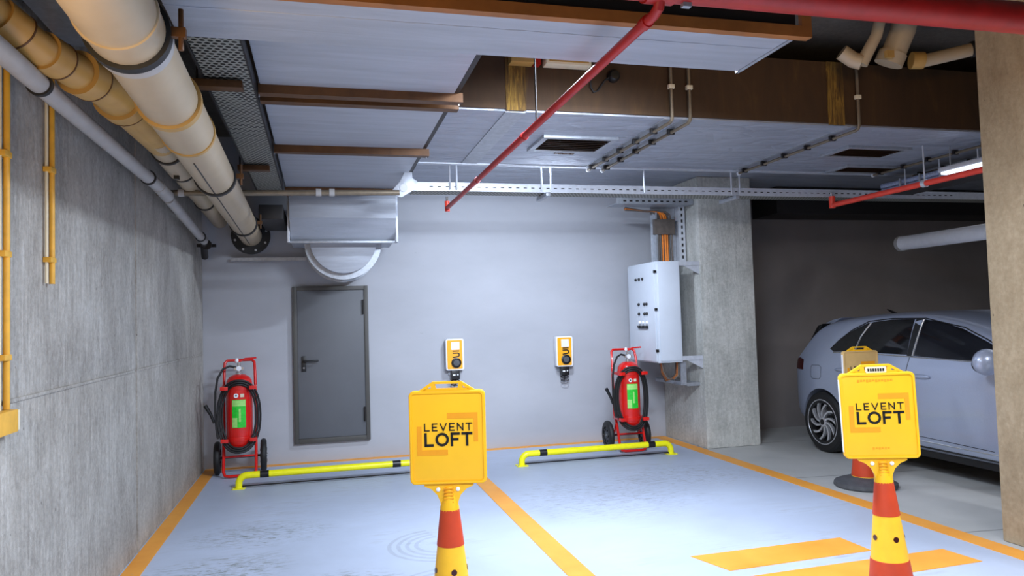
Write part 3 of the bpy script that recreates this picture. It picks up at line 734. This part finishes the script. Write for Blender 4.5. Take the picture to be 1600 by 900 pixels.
    # wheels
    for y in (6.87, 4.24):
        for s in (-1, 1):
            wx = XC+s*.785
            tyre = MB().lathe([(.20, -.10), (.232, -.108), (.29, -.105), (.315, -.085), (.322, -.05), (.322, .05), (.315, .085), (.29, .105), (.232, .108), (.20, .10)], (wx, y, .322), 'x', 56, ring=True).build('wheel', 'rubber', t)
            rim = MB().lathe([(.226, -.09), (.234, -.10), (.240, -.108), (.232, -.11), (.222, -.10), (.214, -.06), (.214, .06), (.222, .10), (.232, .11), (.240, .108), (.234, .10), (.226, .09)], (wx, y, .322), 'x', 48, ring=True)
            rim = rim.build('rim', 'rim', tyre)
            MB().lathe([(.216, -.02), (.216, .02)], (wx, y, .322), 'x', 40).build('brake_disc', 'black', rim)
            sp = MB(); X = wx+s*.098
            for k in range(10):
                a0 = 2*pi*k/10
                pts = []
                for j in range(9):
                    u = j/8; rr = .035+.19*u; a = a0+.75*u**1.3
                    pts.append((rr, a))
                ring = []
                for j, (rr, a) in enumerate(pts):
                    wd_ = .0085+.008*abs(j/8-.1)
                    for sg in (-1, 1):
                        ring.append((rr, a+sg*wd_/max(rr, .05)))
                Lv = [[sp.bm.verts.new((xx, y+rr*cos(a), .322+rr*sin(a))) for xx in (X-s*.0, X-s*.03)] for rr, a in ring]
                for j in range(8):
                    q = [Lv[2*j], Lv[2*j+1], Lv[2*j+3], Lv[2*j+2]]
                    sp.bm.faces.new([v[0] for v in q]); sp.bm.faces.new([v[1] for v in q[::-1]])
                    for m1, m2 in ((q[0], q[3]), (q[1], q[2])): sp.bm.faces.new((m1[0], m2[0], m2[1], m1[1]))
            sp.lathe([(.05, -.012), (.05, .004), (.036, .008)] if s > 0 else [(.036, -.008), (.05, -.004), (.05, .012)], (X, y, .322), 'x', 24)
            sp.build('spokes', 'rim', rim)
            MB().lathe([(.03, -.012), (.03, .012)], (X, y, .322), 'x', 20).build('hub_cap', 'steel_dk', rim)
    return t
def bmesh_ellip(c, r, seg=24):
    b = bmesh.new(); bmesh.ops.create_uvsphere(b, u_segments=seg, v_segments=14, radius=1)
    bmesh.ops.scale(b, vec=r, verts=b.verts); bmesh.ops.translate(b, vec=c, verts=b.verts); return b
car()

# ------------------------------------------------------------------ overhead: left drain pipes
def collar(x, z, y, r, nm, mat, parent, w=.03, dr_=.012):
    return MB().lathe([(r, -w/2), (r+dr_, -w/2), (r+dr_, w/2), (r, w/2)], (x, y, z), 'y', 36).build(nm, mat, parent)
def along(A, B, y): A, B = Vector(A), Vector(B); return A+(B-A)*((y-A.y)/(B.y-A.y))
def band(A, B, y, r, w_, d_, nm, mat, parent):
    p, q = along(A, B, y-w_/2), along(A, B, y+w_/2); t_ = (q-p).normalized()
    return MB().tube([p, p+t_*.001, q-t_*.001, q], r, 40, radii=[r, r+d_, r+d_, r]).build(nm, mat, parent)
A_, B_ = (-.519, .927, 2.399), (-.711, 8.42, 2.483); BR = .112
t = thing('drain_pipe', 'thickest beige drain pipe running to a black flange on the back wall', 'pipe', (-.6, 5.2, 2.33), 'beige drain pipes under the ceiling at left')
MB().cyl(along(A_, B_, .4), B_, BR, n=44).build('pipe_tube', 'pvc', t)
for y, mt, w_, dd in ((2.44, 'rubber', .045, .014), (2.50, 'pvcg', .05, .009), (2.28, 'pvc', .02, .006), (3.18, 'pvcy', .055, .013), (3.70, 'pvcy', .035, .010), (4.86, 'rubber', .05, .012), (7.2, 'rubber', .06, .012)):
    cl = band(A_, B_, y, BR, w_, dd, 'clamp_ring' if mt == 'rubber' else 'coupling', mt, t)
    if mt == 'rubber':
        c_ = along(A_, B_, y)
        MB().box(c_.x+BR+.005, c_.x+BR+.055, y-.012, y+.012, c_.z-.01, c_.z+.02).tube([(c_.x+BR+.04, y, c_.z-.05), (c_.x+BR+.04, y, c_.z+.08)], .008, 8).build('clamp_bolt', 'bar', cl)
band(A_, B_, 3.44, BR, .5, .004, 'coupling', 'pvc', t)
MB().tube([along(A_, B_, 3.9)-Vector((0, 0, BR)), along(A_, B_, 8.1)-Vector((0, 0, BR))], .004, 6).build('pipe_seam', 'steel_dk', t)
BX, BZ = -.708, 2.482
fl = MB().lathe([(BR-.005, -.015), (.20, -.015), (.20, .015), (BR-.005, .015)], (BX, 8.30, BZ), 'y', 40, ring=True).build('flange', 'rubber', t)
for k in range(8):
    a = 2*pi*k/8+.3; MB().lathe([(.012, -.03), (.012, .02)], (BX+.165*cos(a), 8.30, BZ+.165*sin(a)), 'y', 8).build('flange_bolt', 'galv', fl)
tag(MB().box(-.93, -.14, 8.45, 8.49, 2.225, 2.26).build('support_rail', 'galv'), 'thin galvanised rail on the back wall under the black pipe flange', 'rail')
# second pipe behind with branch fittings, warm light painted yellow into their colour
P0, P1 = (-.863, 4.623, 2.567), (-1.014, 7.864, 2.651); PR = .08
t = thing('drain_pipe', 'beige drain pipe behind the thickest one, joined by elbow fittings coloured yellow by warm light', 'pipe', (-.93, 5.5, 2.5), 'beige drain pipes under the ceiling at left')
MB().cyl(along(P0, P1, 4.3), along(P0, P1, 8.5), PR, n=32).build('pipe_tube', 'pvc', t)
for y in (4.72, 5.35, 6.9): band(P0, P1, y, PR, .04, .010, 'clamp_ring', 'rubber', t)
band(P0, P1, 5.03, PR, .6, .006, 'coupling', 'pvc', t)
MB().box(-.90, -.87, 5.1, 5.14, 2.47, 2.505).build('clamp_bolt', 'black', t)
chain = [(-1.107, 2.65, 2.67), (-1.107, 2.924, 2.644), (-1.018, 3.111, 2.582), (-.962, 3.304, 2.569), (-.899, 3.546, 2.573), (-.86, 4.1, 2.574), (-.858, 4.5, 2.566)]
MB().tube(chain, .075, 28, radii=[.062, .062, .064, .07, .085, .098, .084]).build('elbow', 'pvcy', t)
for p, q, r, mt in ((chain[1], chain[2], .072, 'pvcy'), (chain[2], chain[3], .076, 'pvcy'), (chain[3], chain[4], .092, 'pvcy'), (chain[4], chain[5], .106, 'pvcy')):
    p, q = Vector(p), Vector(q); d_ = (q-p).normalized(); m_ = p+(q-p)*.35
    sk = MB().cyl(m_-d_*.05, m_+d_*.045, r, n=32).build('socket', mt, t)
    MB().cyl(m_+d_*.045, m_+d_*.052, r+.002, n=32).build('seal_ring', 'bar', sk)
MB().tube([(-.95, 3.3, 2.60), (-1.02, 2.9, 2.86), (-1.04, 2.6, 3.0)], .05, 20).build('riser', 'pvcy', t) if False else None
tag(MB().box(-1.19, -1.0, 2.3, 3.98, 2.9, 2.98).build('sheet_duct', 'galv', bevel=.006), 'flat grey sheet metal duct above the warm lit pipe elbows at top left', 'duct')
# grey wall side pipe
t = thing('waste_pipe', 'slim grey plastic pipe running along the top of the left concrete wall', 'pipe', (-1.06, 4, 2.40))
MB().cyl((-1.06, .6, 2.485), (-1.06, 5.45, 2.485), .040, n=24).build('pipe_tube', 'pvcg', t)
for y in (3.25, 5.15): collar(-1.06, 2.485, y, .040, 'clamp_ring', 'rubber', t, .025, .008)
MB().tube([(-1.06, 5.45, 2.485), (-1.06, 5.6, 2.48), (-1.05, 5.72, 2.46)], .044, 20).build('elbow', 'pvcg', t)
MB().tube([(-1.05, 5.75, 2.45), (-1.09, 7.7, 2.36)], .038, 20).build('pipe_tube', 'pvcg', t)
MB().tube([(-1.086, 7.45, 2.375), (-1.088, 7.49, 2.373)], .048, 20).build('clamp_ring', 'rubber', t)
b = MB(); b.tube([(-1.09, 7.7, 2.36), (-1.12, 7.9, 2.34), (-1.14, 8.1, 2.24)], .034, 14); b.lathe([(.05, 0), (.05, .03)], (-1.09, 7.85, 2.34), 'y', 14); b.box(-1.20, -1.02, 7.98, 8.03, 2.33, 2.36); b.build('wall_fitting', 'steel_dk', t)
t = thing('cross_pipe', 'thin grey pipe crossing under the ducts from left wall to cable tray', 'pipe', (-.2, 5.85, 2.48))
MB().cyl((-1.15, 5.85, 2.505), (.62, 5.85, 2.535), .022, n=16).build('pipe_tube', 'conduit', t)
for x in (-1.08, -.98, .0, .1): MB().cyl((x-.02, 5.85, 2.508+(x+1.08)*.018), (x+.02, 5.85, 2.508+(x+1.08)*.018), .030, n=16).build('coupling', 'pvcg', t)
# yellow conduits on left wall
def conduit(y, z0, z1, clamps, label, box=False):
    t = thing('wall_conduit', label, 'conduit', (-1.215, y, z0), 'yellow conduits on the left wall')
    MB().cyl((-1.208, y, z0), (-1.208, y, z1), .0125, n=14).build('conduit_tube', 'yellowc', t)
    MB().cyl((-1.216, y-.045, z0), (-1.216, y-.045, z1), .007, n=8).build('thin_cable', 'cream', t)
    for z in clamps: MB().box(-1.2285, -1.193, y-.055, y+.016, z-.012, z+.012).build('clip', 'yellowc', t, bevel=.003)
    if box:
        j = MB().box(-1.2295, -1.17, 3.12, 3.36, 1.115, 1.205).build('junction_box', 'yellowc', t, bevel=.006)
        MB().box(-1.225, -1.175, 3.36, 3.39, 1.12, 1.20).build('box_cover', 'cream', j, bevel=.003)
        MB().box(-1.21, -1.19, 3.39, 3.393, 1.13, 1.19).build('cover_slot', 'black', j)
    return t
conduit(3.345, 1.206, 2.9, (2.22, 1.82, 1.41), 'yellow conduit at the left edge running down to a junction box', True)
conduit(3.86, 1.73, 2.9, (2.26, 1.84), 'shorter yellow conduit ending mid wall, right of the long one')

# ------------------------------------------------------------------ overhead: ducts
# long duct running to the back wall
t = thing('ventilation_duct', 'wide silver duct running away to the back wall with a round spigot', 'duct', (.24, 5.3, 2.36), 'silver ventilation ducts')
MB().box(-.30, .77, 2.96, 7.6, 2.82, 3.25).build('duct_body', 'foil2', t, bevel=.006)
for y, z in ((4.2, 2.79), (4.33, 2.785), (5.58, 2.785), (7.25, 2.78)):
    b = MB(); b.box(-.309, .82, y-.035, y+.035, z-.018, z+.0); b.box(-.309, .82, y-.035, y-.028, z, z+.035); bb = b.build('hanger_bar', 'bar', t)
    for x in (-.3065, .80):
        if y != 4.33: MB().cyl((x, y, z-.03), (x, y, 3.6), .005, n=8).build('hanger_rod', 'galv', bb)
MB().box(.771, .798, 2.97, 7.55, 2.822, 2.93).build('gap_shadow_strip', 'steel_dk', t)  # dark strip added as the shadow in the gap between the two ducts
b = MB(); b.prism([(7.45, 2.82), (7.45, 2.56), (7.62, 2.35), (8.3, 2.35), (8.3, 2.82)], 'x', -.28, .75); b.build('end_box', 'foil2', t, bevel=.004)
b = MB(); b.box(-.31, .79, 7.40, 7.44, 2.335, 2.345) if False else b.box(-.30, .77, 7.58, 7.62, 2.325, 2.349); b.build('box_flange', 'galv', t, bevel=.003)
for x in (-.305, .755): MB().box(x, x+.022, 7.55, 7.60, 2.33, 2.82).build('box_upright', 'galvw', t, bevel=.002)
sp = MB().lathe([(0, -.012), (.28, -.01), (.335, 0), (.335, .75)], (.24, 7.78, 2.37), 'y', 48).build('round_spigot', 'foil2', t)
for y in (7.90, 8.0, 8.45): MB().lathe([(.336, -.02), (.395, -.02), (.395, .02), (.336, .02)], (.24, y, 2.37), 'y', 48).build('spigot_ring', 'galv', sp)
# cross duct in front
t = thing('ventilation_duct', 'flat silver duct crossing at the top with an orange brown front frame', 'duct', (.7, 2.7, 2.61), 'silver ventilation ducts')
MB().box(-.50, 1.86, 2.545, 2.95, 2.602, 2.93).build('duct_body', 'foil2', t, bevel=.004)
MB().prism([(2.52, 2.600), (2.52, 2.645), (2.543, 2.645), (2.543, 2.612), (2.56, 2.600)], 'x', -.52, 1.93).build('front_angle', 'barorange', t)
MB().box(-.52, 1.93, 2.52, 2.543, 2.70, 2.75).build('front_angle', 'barorange', t)
for x in (-.52, 1.885): MB().box(x, x+.045, 2.521, 2.542, 2.645, 2.70).build('corner_piece', 'barorange', t)
MB().box(-.47, 1.87, 2.541, 2.546, 2.645, 2.70).build('dark_gap', 'black', t)
MB().box(1.85, 1.868, 2.56, 2.96, 2.598, 2.61).build('edge_trim', 'galv', t)
MB().tube([(-.5+.06*k, 2.665+.002*(k % 3), 2.6015) for k in range(40)], .0028, 6).build('seam', 'foil2', t)
# large wrapped duct with brown side
t = thing('ventilation_duct', 'large duct spanning the bays, brown stained side and silver wrapped underside with grilles', 'duct', (5, 5.5, 2.9), 'silver ventilation ducts')
b = MB().box(.80, 9.5, 4.72, 6.42, 2.912, 3.38).build('duct_body', 'brown', t)
un = MB().box(.80, 9.5, 4.74, 6.425, 2.90, 2.9118).build('foil_underside', 'foil', t)
for x0_, x1_ in ((1.22, 1.36), (2.38, 2.46), (2.52, 2.60), (3.9, 3.93)):
    MB().box(x0_, x1_, 4.74, 6.40, 2.894, 2.8998).build('joint_tape', 'galv', un)
for x0_, x1_ in ((1.22, 1.36), (3.72, 3.86)):
    MB().box(x0_, x1_, 4.712, 4.7198, 2.90, 3.38).build('side_strap', 'brown2', b)
MB().box(.82, 9.5, 6.36, 6.424, 2.888, 2.8995).build('rear_edge_trim', 'galvw', un)
def grille(x0, x1, y0, y1):
    gf = MB(); w_ = .045
    gf.box(x0, x1, y0, y0+w_, 2.878, 2.8995); gf.box(x0, x1, y1-w_, y1, 2.878, 2.8995); gf.box(x0, x0+w_, y0+w_, y1-w_, 2.878, 2.8995); gf.box(x1-w_, x1, y0+w_, y1-w_, 2.878, 2.8995)
    gf = gf.build('air_grille', 'galv', un, bevel=.002)
    MB().box(x0+w_, x1-w_, y0+w_, y1-w_, 2.897, 2.8998).build('grille_back', 'black', gf)
    s_ = MB(); n = 7
    for k in range(n):
        yc = y0+w_+(y1-y0-2*w_)*(k+.5)/n
        s_.prism([(yc-.014, 2.880), (yc-.009, 2.880), (yc+.014, 2.896), (yc+.009, 2.896)], 'x', x0+w_, x1-w_)
    s_.build('grille_slats', 'bar', gf)
grille(1.66, 2.27, 5.30, 5.78); grille(4.35, 5.0, 5.28, 5.66); grille(4.9, 5.55, 5.98, 6.3)
b = MB(); 
for k in range(5): b.box(1.92+.035*k, 1.95+.035*k, 5.82+.01*(k % 2), 5.87, 2.885, 2.8998)
b.build('torn_tape', 'bar', un)
tag(MB().box(5.5, 9.5, 8.0, 8.545, 2.73, 3.065).build('wall_duct', 'steel_dk', bevel=.005), 'dark duct along the back wall above the parked car', 'duct')
# conduits on the duct side and underside
def run(x, y1, label, nclip=5):
    t = thing('metal_conduit', label, 'conduit', (x, 5.5, 2.86), 'thin conduits clipped round the large brown duct')
    MB().tube([(x, 4.695, 3.4), (x, 4.695, 2.90), (x, 4.705, 2.878), (x, 4.73, 2.868), (x, y1, 2.868)], .0125, 10).build('conduit_tube', 'conduit', t)
    for k in range(nclip):
        y = 4.95+(y1-5.1)*k/(nclip-1)+.05
        MB().box(x-.028, x+.028, y-.012, y+.012, 2.854, 2.8935).build('clip', 'steel_dk', t, bevel=.003)
    MB().box(x-.022, x+.022, 4.68, 4.711, 3.10, 3.13).build('clip', 'cream', t, bevel=.003)
    MB().lathe([(.02, 0), (.02, .02), (.0126, .022)], (x, y1-.005, 2.868), 'y', 12).build('end_cap', 'white', t)
run(2.42, 6.38, 'left conduit of the pair clipped along the big duct beside the air grille')
run(2.56, 6.38, 'right conduit of the pair clipped along the big duct beside the air grille')
run(3.97, 6.36, 'single conduit on the big duct ending above the concrete column')
run(5.47, 6.3, 'single conduit on the big duct underside near the right pillar')
run(5.95, 6.3, 'conduit on the big duct underside above the blue grey cable tray')
# sensor, junction boxes, small things at the duct side
t = thing('round_sensor', 'small round black sensor with a dangling cable on the brown duct side', 'sensor', (1.99, 4.7, 3.13))
MB().lathe([(.0, -.05), (.03, -.048), (.042, -.03), (.045, 0)], (1.99, 4.719, 3.17), 'y', 20).build('sensor_body', 'black', t)
MB().tube([(1.96, 4.695, 3.16), (1.92, 4.70, 3.13), (1.87, 4.705, 3.06), (1.84, 4.705, 3.05), (1.82, 4.70, 3.08), (1.815, 4.70, 3.18)], .0065, 8).build('cable', 'rubber', t)
t = thing('junction_box', 'pale yellow junction box on top of the brown duct, right of its twin', 'junction box', (1.55, 4.7, 3.22), 'junction boxes peeking below the cross duct')
MB().box(1.48, 1.80, 4.62, 4.712, 3.20, 3.28).build('box_case', 'cream', t, bevel=.006); MB().box(1.50, 1.78, 4.612, 4.62, 3.215, 3.265).build('box_lid', 'pvcy', t, bevel=.002)
t = thing('junction_box', 'pale yellow junction box beside a red switch, left of its twin', 'junction box', (1.3, 4.7, 3.18), 'junction boxes peeking below the cross duct')
MB().box(1.24, 1.40, 4.62, 4.711, 3.20, 3.30).build('box_case', 'pvcy', t, bevel=.006); MB().box(1.41, 1.45, 4.64, 4.71, 3.20, 3.30).build('switch', 'redpipe', t)
tag(MB().tube([(.86, 4.69, 3.3), (.875, 4.69, 3.2), (.89, 4.69, 3.06), (.905, 4.69, 3.2), (.92, 4.69, 3.3)], .006, 8).build('cable_loop', 'rubber'), 'black cable loop hanging just right of the silver duct end', 'cable')

# perforated tray beside the long duct
t = thing('perforated_cable_tray', 'grey tray full of round holes between the thick pipe and long duct', 'cable tray', (-.46, 5, 2.76))
MB().box(-.545, -.325, 2.96, 7.1, 2.765, 2.772).build('tray_bottom', 'perf', t)
for x in (-.555, -.322): MB().box(x, x+.008, 2.96, 7.1, 2.755, 2.83).build('side_rail', 'steel_dk', t)
for y in (3.95, 6.0): MB().box(-.60, -.365, y-.04, y+.04, 2.715, 2.753).build('support_bar', 'bar', t, bevel=.003)
for y in (3.95, 6.0):
    for x in (-.585, ): MB().cyl((x, y, 2.72), (x, y, 3.6), .006, n=8).build('hanger_rod', 'steel_dk', t)
b = MB(); b.box(-.55, -.33, 7.3, 8.2, 2.52, 2.66); tag(b.build('valve_box', 'steel_dk', bevel=.01), 'dark box between the thick pipe and the silver end box', 'box')

# ------------------------------------------------------------------ sprinkler pipes
t = thing('sprinkler_main', 'big dark red pipe crossing the top right of the photo', 'pipe', (3, 2.17, 2.49))
MB().cyl((.2, 2.17, 2.585), (6.5, 2.17, 2.585), .057, n=32).build('pipe_tube', 'redpipe', t)
MB().cyl((1.04, 2.17, 2.585), (1.14, 2.17, 2.585), .064, n=32).build('tee_fitting', 'redpipe', t)
MB().box(1.17, 1.20, 2.16, 2.18, 2.515, 2.535).build('hanger_strap', 'galv', t)
t = thing('sprinkler_branch', 'thin dark red pipe running diagonally away under the silver ducts', 'pipe', (1.09, 4.3, 2.44))
MB().tube([(1.09, 2.17, 2.53), (1.09, 2.18, 2.51), (1.09, 2.215, 2.50), (1.09, 6.36, 2.50)], .0185, 16).build('pipe_tube', 'redpipe', t)
for y in (2.28, 3.85, 5.1): MB().cyl((1.09, y-.02, 2.50), (1.09, y+.02, 2.50), .0225, n=16).build('pipe_coupling', 'redpipe', t)
MB().tube([(1.09, 3.60, 2.52), (1.09, 3.60, 3.59)], .005, 6).build('hanger_rod', 'steel_dk', t)
MB().cyl((1.09, 6.38, 2.47), (1.09, 6.38, 2.56), .022, n=14).build('sprinkler_elbow', 'redpipe2', t)
MB().tube([(1.09, 6.38, 2.56), (1.09, 6.38, 2.60)], .012, 10).build('sprinkler_head', 'chrome', t)
t = thing('sprinkler_branch', 'bright red pipe beside the right pillar, over the parked car', 'pipe', (5.03, 4.5, 2.54))
RX = 5.03
MB().cyl((RX, 2.6, 2.57), (RX, 6.36, 2.57), .026, n=16).build('pipe_tube', 'redpipe2', t)
MB().cyl((RX, 6.385, 2.54), (RX, 6.385, 2.66), .030, n=14).build('sprinkler_elbow', 'redpipe2', t)
MB().tube([(RX, 6.385, 2.66), (RX, 6.385, 2.70)], .014, 10).build('sprinkler_head', 'chrome', t)
for y in (5.2, ):
    MB().lathe([(.026, -.02), (.034, -.02), (.034, .02), (.026, .02)], (RX, y, 2.57), 'y', 16).cyl((RX, y, 2.60), (RX, y, 2.898), .006, n=8).build('pipe_hanger', 'galvw', t)

# ------------------------------------------------------------------ cable trays
t = thing('cable_tray', 'long bright perforated cable tray hanging across in front of the back wall', 'cable tray', (3.3, 6.55, 2.6), 'hanging cable trays')
TY = 6.46; Z0 = 2.665
def slotted(x0, x1, y, z0, z1, nm, parent, mat='galvw'):
    MB().box(x0, x1, y-.002, y+.002, z0, z1).build(nm, mat, parent)
rail = MB(); rail.box(.80, 9.0, TY-.003, TY, Z0, Z0+.075); rail.box(.80, 9.0, TY-.012, TY-.003, Z0+.068, Z0+.075); rail = rail.build('side_rail', 'galvw', t)
b = MB(); x = .95
while x < 6.6: b.box(x, x+.03, TY-.0045, TY-.003, Z0+.034, Z0+.042); x += .072
b.build('rail_slots', 'steel_dk', rail)
MB().box(.80, 9.0, TY+.20, TY+.203, Z0, Z0+.075).build('side_rail', 'galv', t)
MB().box(.80, 9.0, TY+.0005, TY+.1995, Z0-.001, Z0+.003).build('tray_bottom', 'perf', t)
b = MB()
for k in range(6): b.tube([(.85, TY+.03+.026*k, Z0+.016), (4, TY+.03+.026*k, Z0+.018), (8.9, TY+.03+.026*k, Z0+.016)], .011, 6)
tag(b.build('tray_cables', 'cablek'), 'dark cables lying in the long hanging tray', 'cables', kind='stuff')
for x in (1.13, 1.19, 1.98, 2.07, 3.0, 3.93, 4.02):
    MB().cyl((x, TY-.018, Z0+.01), (x, TY-.018, 3.06), .008, n=8).build('hanger_rod', 'galvw', t)
for x in (2.03, 3.97):
    MB().box(x-.02, x+.02, TY-.06, TY+.26, Z0-.04, Z0-.004).build('support_channel', 'galv', t, bevel=.003)
t = thing('tray_elbow', 'bright metal corner piece joining the long tray to the silver duct', 'cable tray', (.75, 6.45, 2.55))
MB().prism([(.62, 2.62), (.70, 2.60), (.80, 2.66), (.84, 2.72), (.84, 2.745), (.80, 2.77), (.79, 2.90), (.77, 2.90), (.69, 2.74), (.62, 2.66)], 'y', 6.44, 6.455).build('corner_plate', 'galvw', t, bevel=.002)
MB().lathe([(.035, -.01), (.035, .0)], (.72, 6.44, 2.68), 'y', 18).build('round_boss', 'white', t)
# short tray and vertical tray feeding the cabinet
t = thing('vertical_cable_tray', 'upright perforated tray with orange cables rising from the white cabinet', 'cable tray', (3.95, 7.8, 2.12), 'hanging cable trays')
MB().box(3.74, 4.14, 7.90, 7.905, 2.12, 2.78).build('tray_back', 'galv', t)
b = MB().box(4.05, 4.13, 7.80, 7.898, 2.12, 3.0).build('side_rail', 'galvw', t)
s_ = MB(); z = 2.16
while z < 2.95: s_.box(4.08, 4.10, 7.797, 7.7995, z, z+.035); z += .07
s_.build('rail_slots', 'steel_dk', b)
MB().box(3.76, 3.78, 7.80, 7.898, 2.12, 2.70).build('side_rail', 'galv', t)
hz_ = MB(); hz_.box(3.2, 4.14, 7.62, 7.90, 2.765, 2.77); hz_.box(3.2, 4.14, 7.60, 7.605, 2.76, 2.83); hz_.build('horizontal_tray', 'galv', t)
s_ = MB(); x = 3.28
while x < 4.1: s_.box(x, x+.035, 7.596, 7.5995, 2.785, 2.80); x += .075
s_.build('rail_slots', 'steel_dk', t)
t = thing('cable_bundle', 'orange and grey cables bending down into the top of the white cabinet', 'cables', (3.85, 7.8, 2.12))
for k in range(7):
    x = 3.80+.028*k; yy = 7.82+.008*(k % 3); mt = 'cableo' if k in (2, 3, 4) else 'cablek'
    MB().tube([(3.38, yy-.03, 2.72+.004*k), (3.62, yy, 2.715), (x-.07, yy, 2.705), (x-.02, yy, 2.67), (x, yy, 2.58), (x, yy, 2.111)], .0115, 8).build('cable', mt, t)
MB().box(3.74, 4.0, 7.79, 7.85, 2.44, 2.62).build('cable_sleeve', 'cablek', t, bevel=.01)
# tray with blue cables above car
t = thing('cable_tray', 'tray of blue grey cables running away above the bright red pipe', 'cable tray', (5.7, 5.5, 2.72), 'hanging cable trays')
MB().box(5.62, 5.63, 3.9, 6.40, 2.685, 2.705).build('side_rail', 'galvw', t)
MB().box(5.631, 6.0, 3.9, 6.40, 2.69, 2.695).build('tray_bottom', 'steel_dk', t)
for k in range(8):
    MB().tube([(5.655+.042*(k // 2), 3.9, 2.72+.052*(k % 2)), (5.655+.042*(k // 2), 6.40, 2.722+.052*(k % 2))], .024, 10).build('cable', 'cableb', t)
for k in range(4): MB().cyl((5.612, 4.78+.42*k, 2.68), (5.612, 4.78+.42*k, 2.893), .006, n=8).build('hanger_rod', 'galvw', t)
for k in range(9): MB().box(5.605, 5.6195, 4.1+.25*k, 4.118+.25*k, 2.68, 2.80).build('tray_rung', 'galv', t)
t = thing('ceiling_light', 'lit white strip lamp under the big duct beside the right pillar', 'lamp', (5.29, 5.0, 2.66))
MB().prism(rrect(5.29-.045, 5.29+.045, 2.68, 2.725, .015), 'y', 4.76, 5.27).build('lamp_body', 'galvw', t)
MB().prism(rrect(5.29-.035, 5.29+.035, 2.660, 2.6795, .008), 'y', 4.78, 5.25).build('diffuser', 'tube', t)
for y in (4.85, 5.18): MB().cyl((5.29, y, 2.725), (5.29, y, 2.898), .005, n=6).build('hanger_rod', 'galv', t)
# white pipe right
t = thing('waste_pipe', 'short white plastic pipe end sticking out above the car by the pillar', 'pipe', (6.6, 6.5, 2.3))
MB().cyl((6.55, 3.9, 2.26), (6.55, 7.15, 2.26), .082, n=28).build('pipe_tube', 'white', t)
MB().lathe([(.082, -.02), (.088, -.02), (.088, .02), (.0, .02)], (6.55, 7.16, 2.26), 'y', 28).build('end_cap', 'pvcg', t)
for y in (5.62, 5.70): MB().lathe([(.082, -.014), (.093, -.014), (.093, .014), (.082, .014)], (6.55, y, 2.26), 'y', 28).build('clamp_ring', 'rubber', t)
MB().cyl((6.55, 5.66, 2.34), (6.55, 5.66, 2.898), .007, n=8).build('hanger_rod', 'galv', t)
# pipes top right
t = thing('drain_elbows', 'pair of beige drain pipe bends dropping behind the big red pipe', 'pipe', (3.95, 4.4, 3.2))
MB().tube([(3.92, 4.3, 3.75), (3.86, 4.35, 3.45), (3.78, 4.42, 3.26)], .040, 20, radii=[.04, .04, .045]).build('slim_pipe', 'pvc', t)
MB().tube([(4.12, 4.3, 3.75), (4.09, 4.35, 3.5), (4.03, 4.42, 3.30)], .085, 24).build('thick_pipe', 'pvc', t)
MB().tube([(4.045, 4.405, 3.355), (4.02, 4.43, 3.28)], .098, 24).build('pipe_socket', 'pvc', t)
MB().tube([(3.785, 4.415, 3.275), (3.74, 4.45, 3.30), (3.66, 4.47, 3.36)], .055, 18).build('slim_elbow', 'pvc', t)
MB().box(3.90, 3.96, 4.30, 4.33, 3.28, 3.33).build('clamp_bolt', 'pvcy', t)
t = thing('drain_pipe', 'beige drain pipe with black clamp above the right pillar', 'pipe', (4.6, 4.2, 3.3), 'beige drain pipes under the ceiling at left')
del t['group']
MB().tube([(4.28, 4.46, 3.335), (4.36, 4.44, 3.33), (5.2, 3.95, 3.47)], .048, 20).build('pipe_tube', 'pvc', t)
MB().tube([(4.26, 4.47, 3.335), (4.34, 4.44, 3.33)], .062, 20).build('pipe_socket', 'pvcy', t)
MB().tube([(4.62, 4.289, 3.373), (4.655, 4.268, 3.379)], .058, 20).build('clamp_ring', 'rubber', t)
tag(MB().box(2.6, 6.2, 3.1, 4.0, 3.42, 3.5).build('ceiling_panel', 'foil2', bevel=.01), 'flat pale panel under the ceiling behind the big red pipe', 'panel')
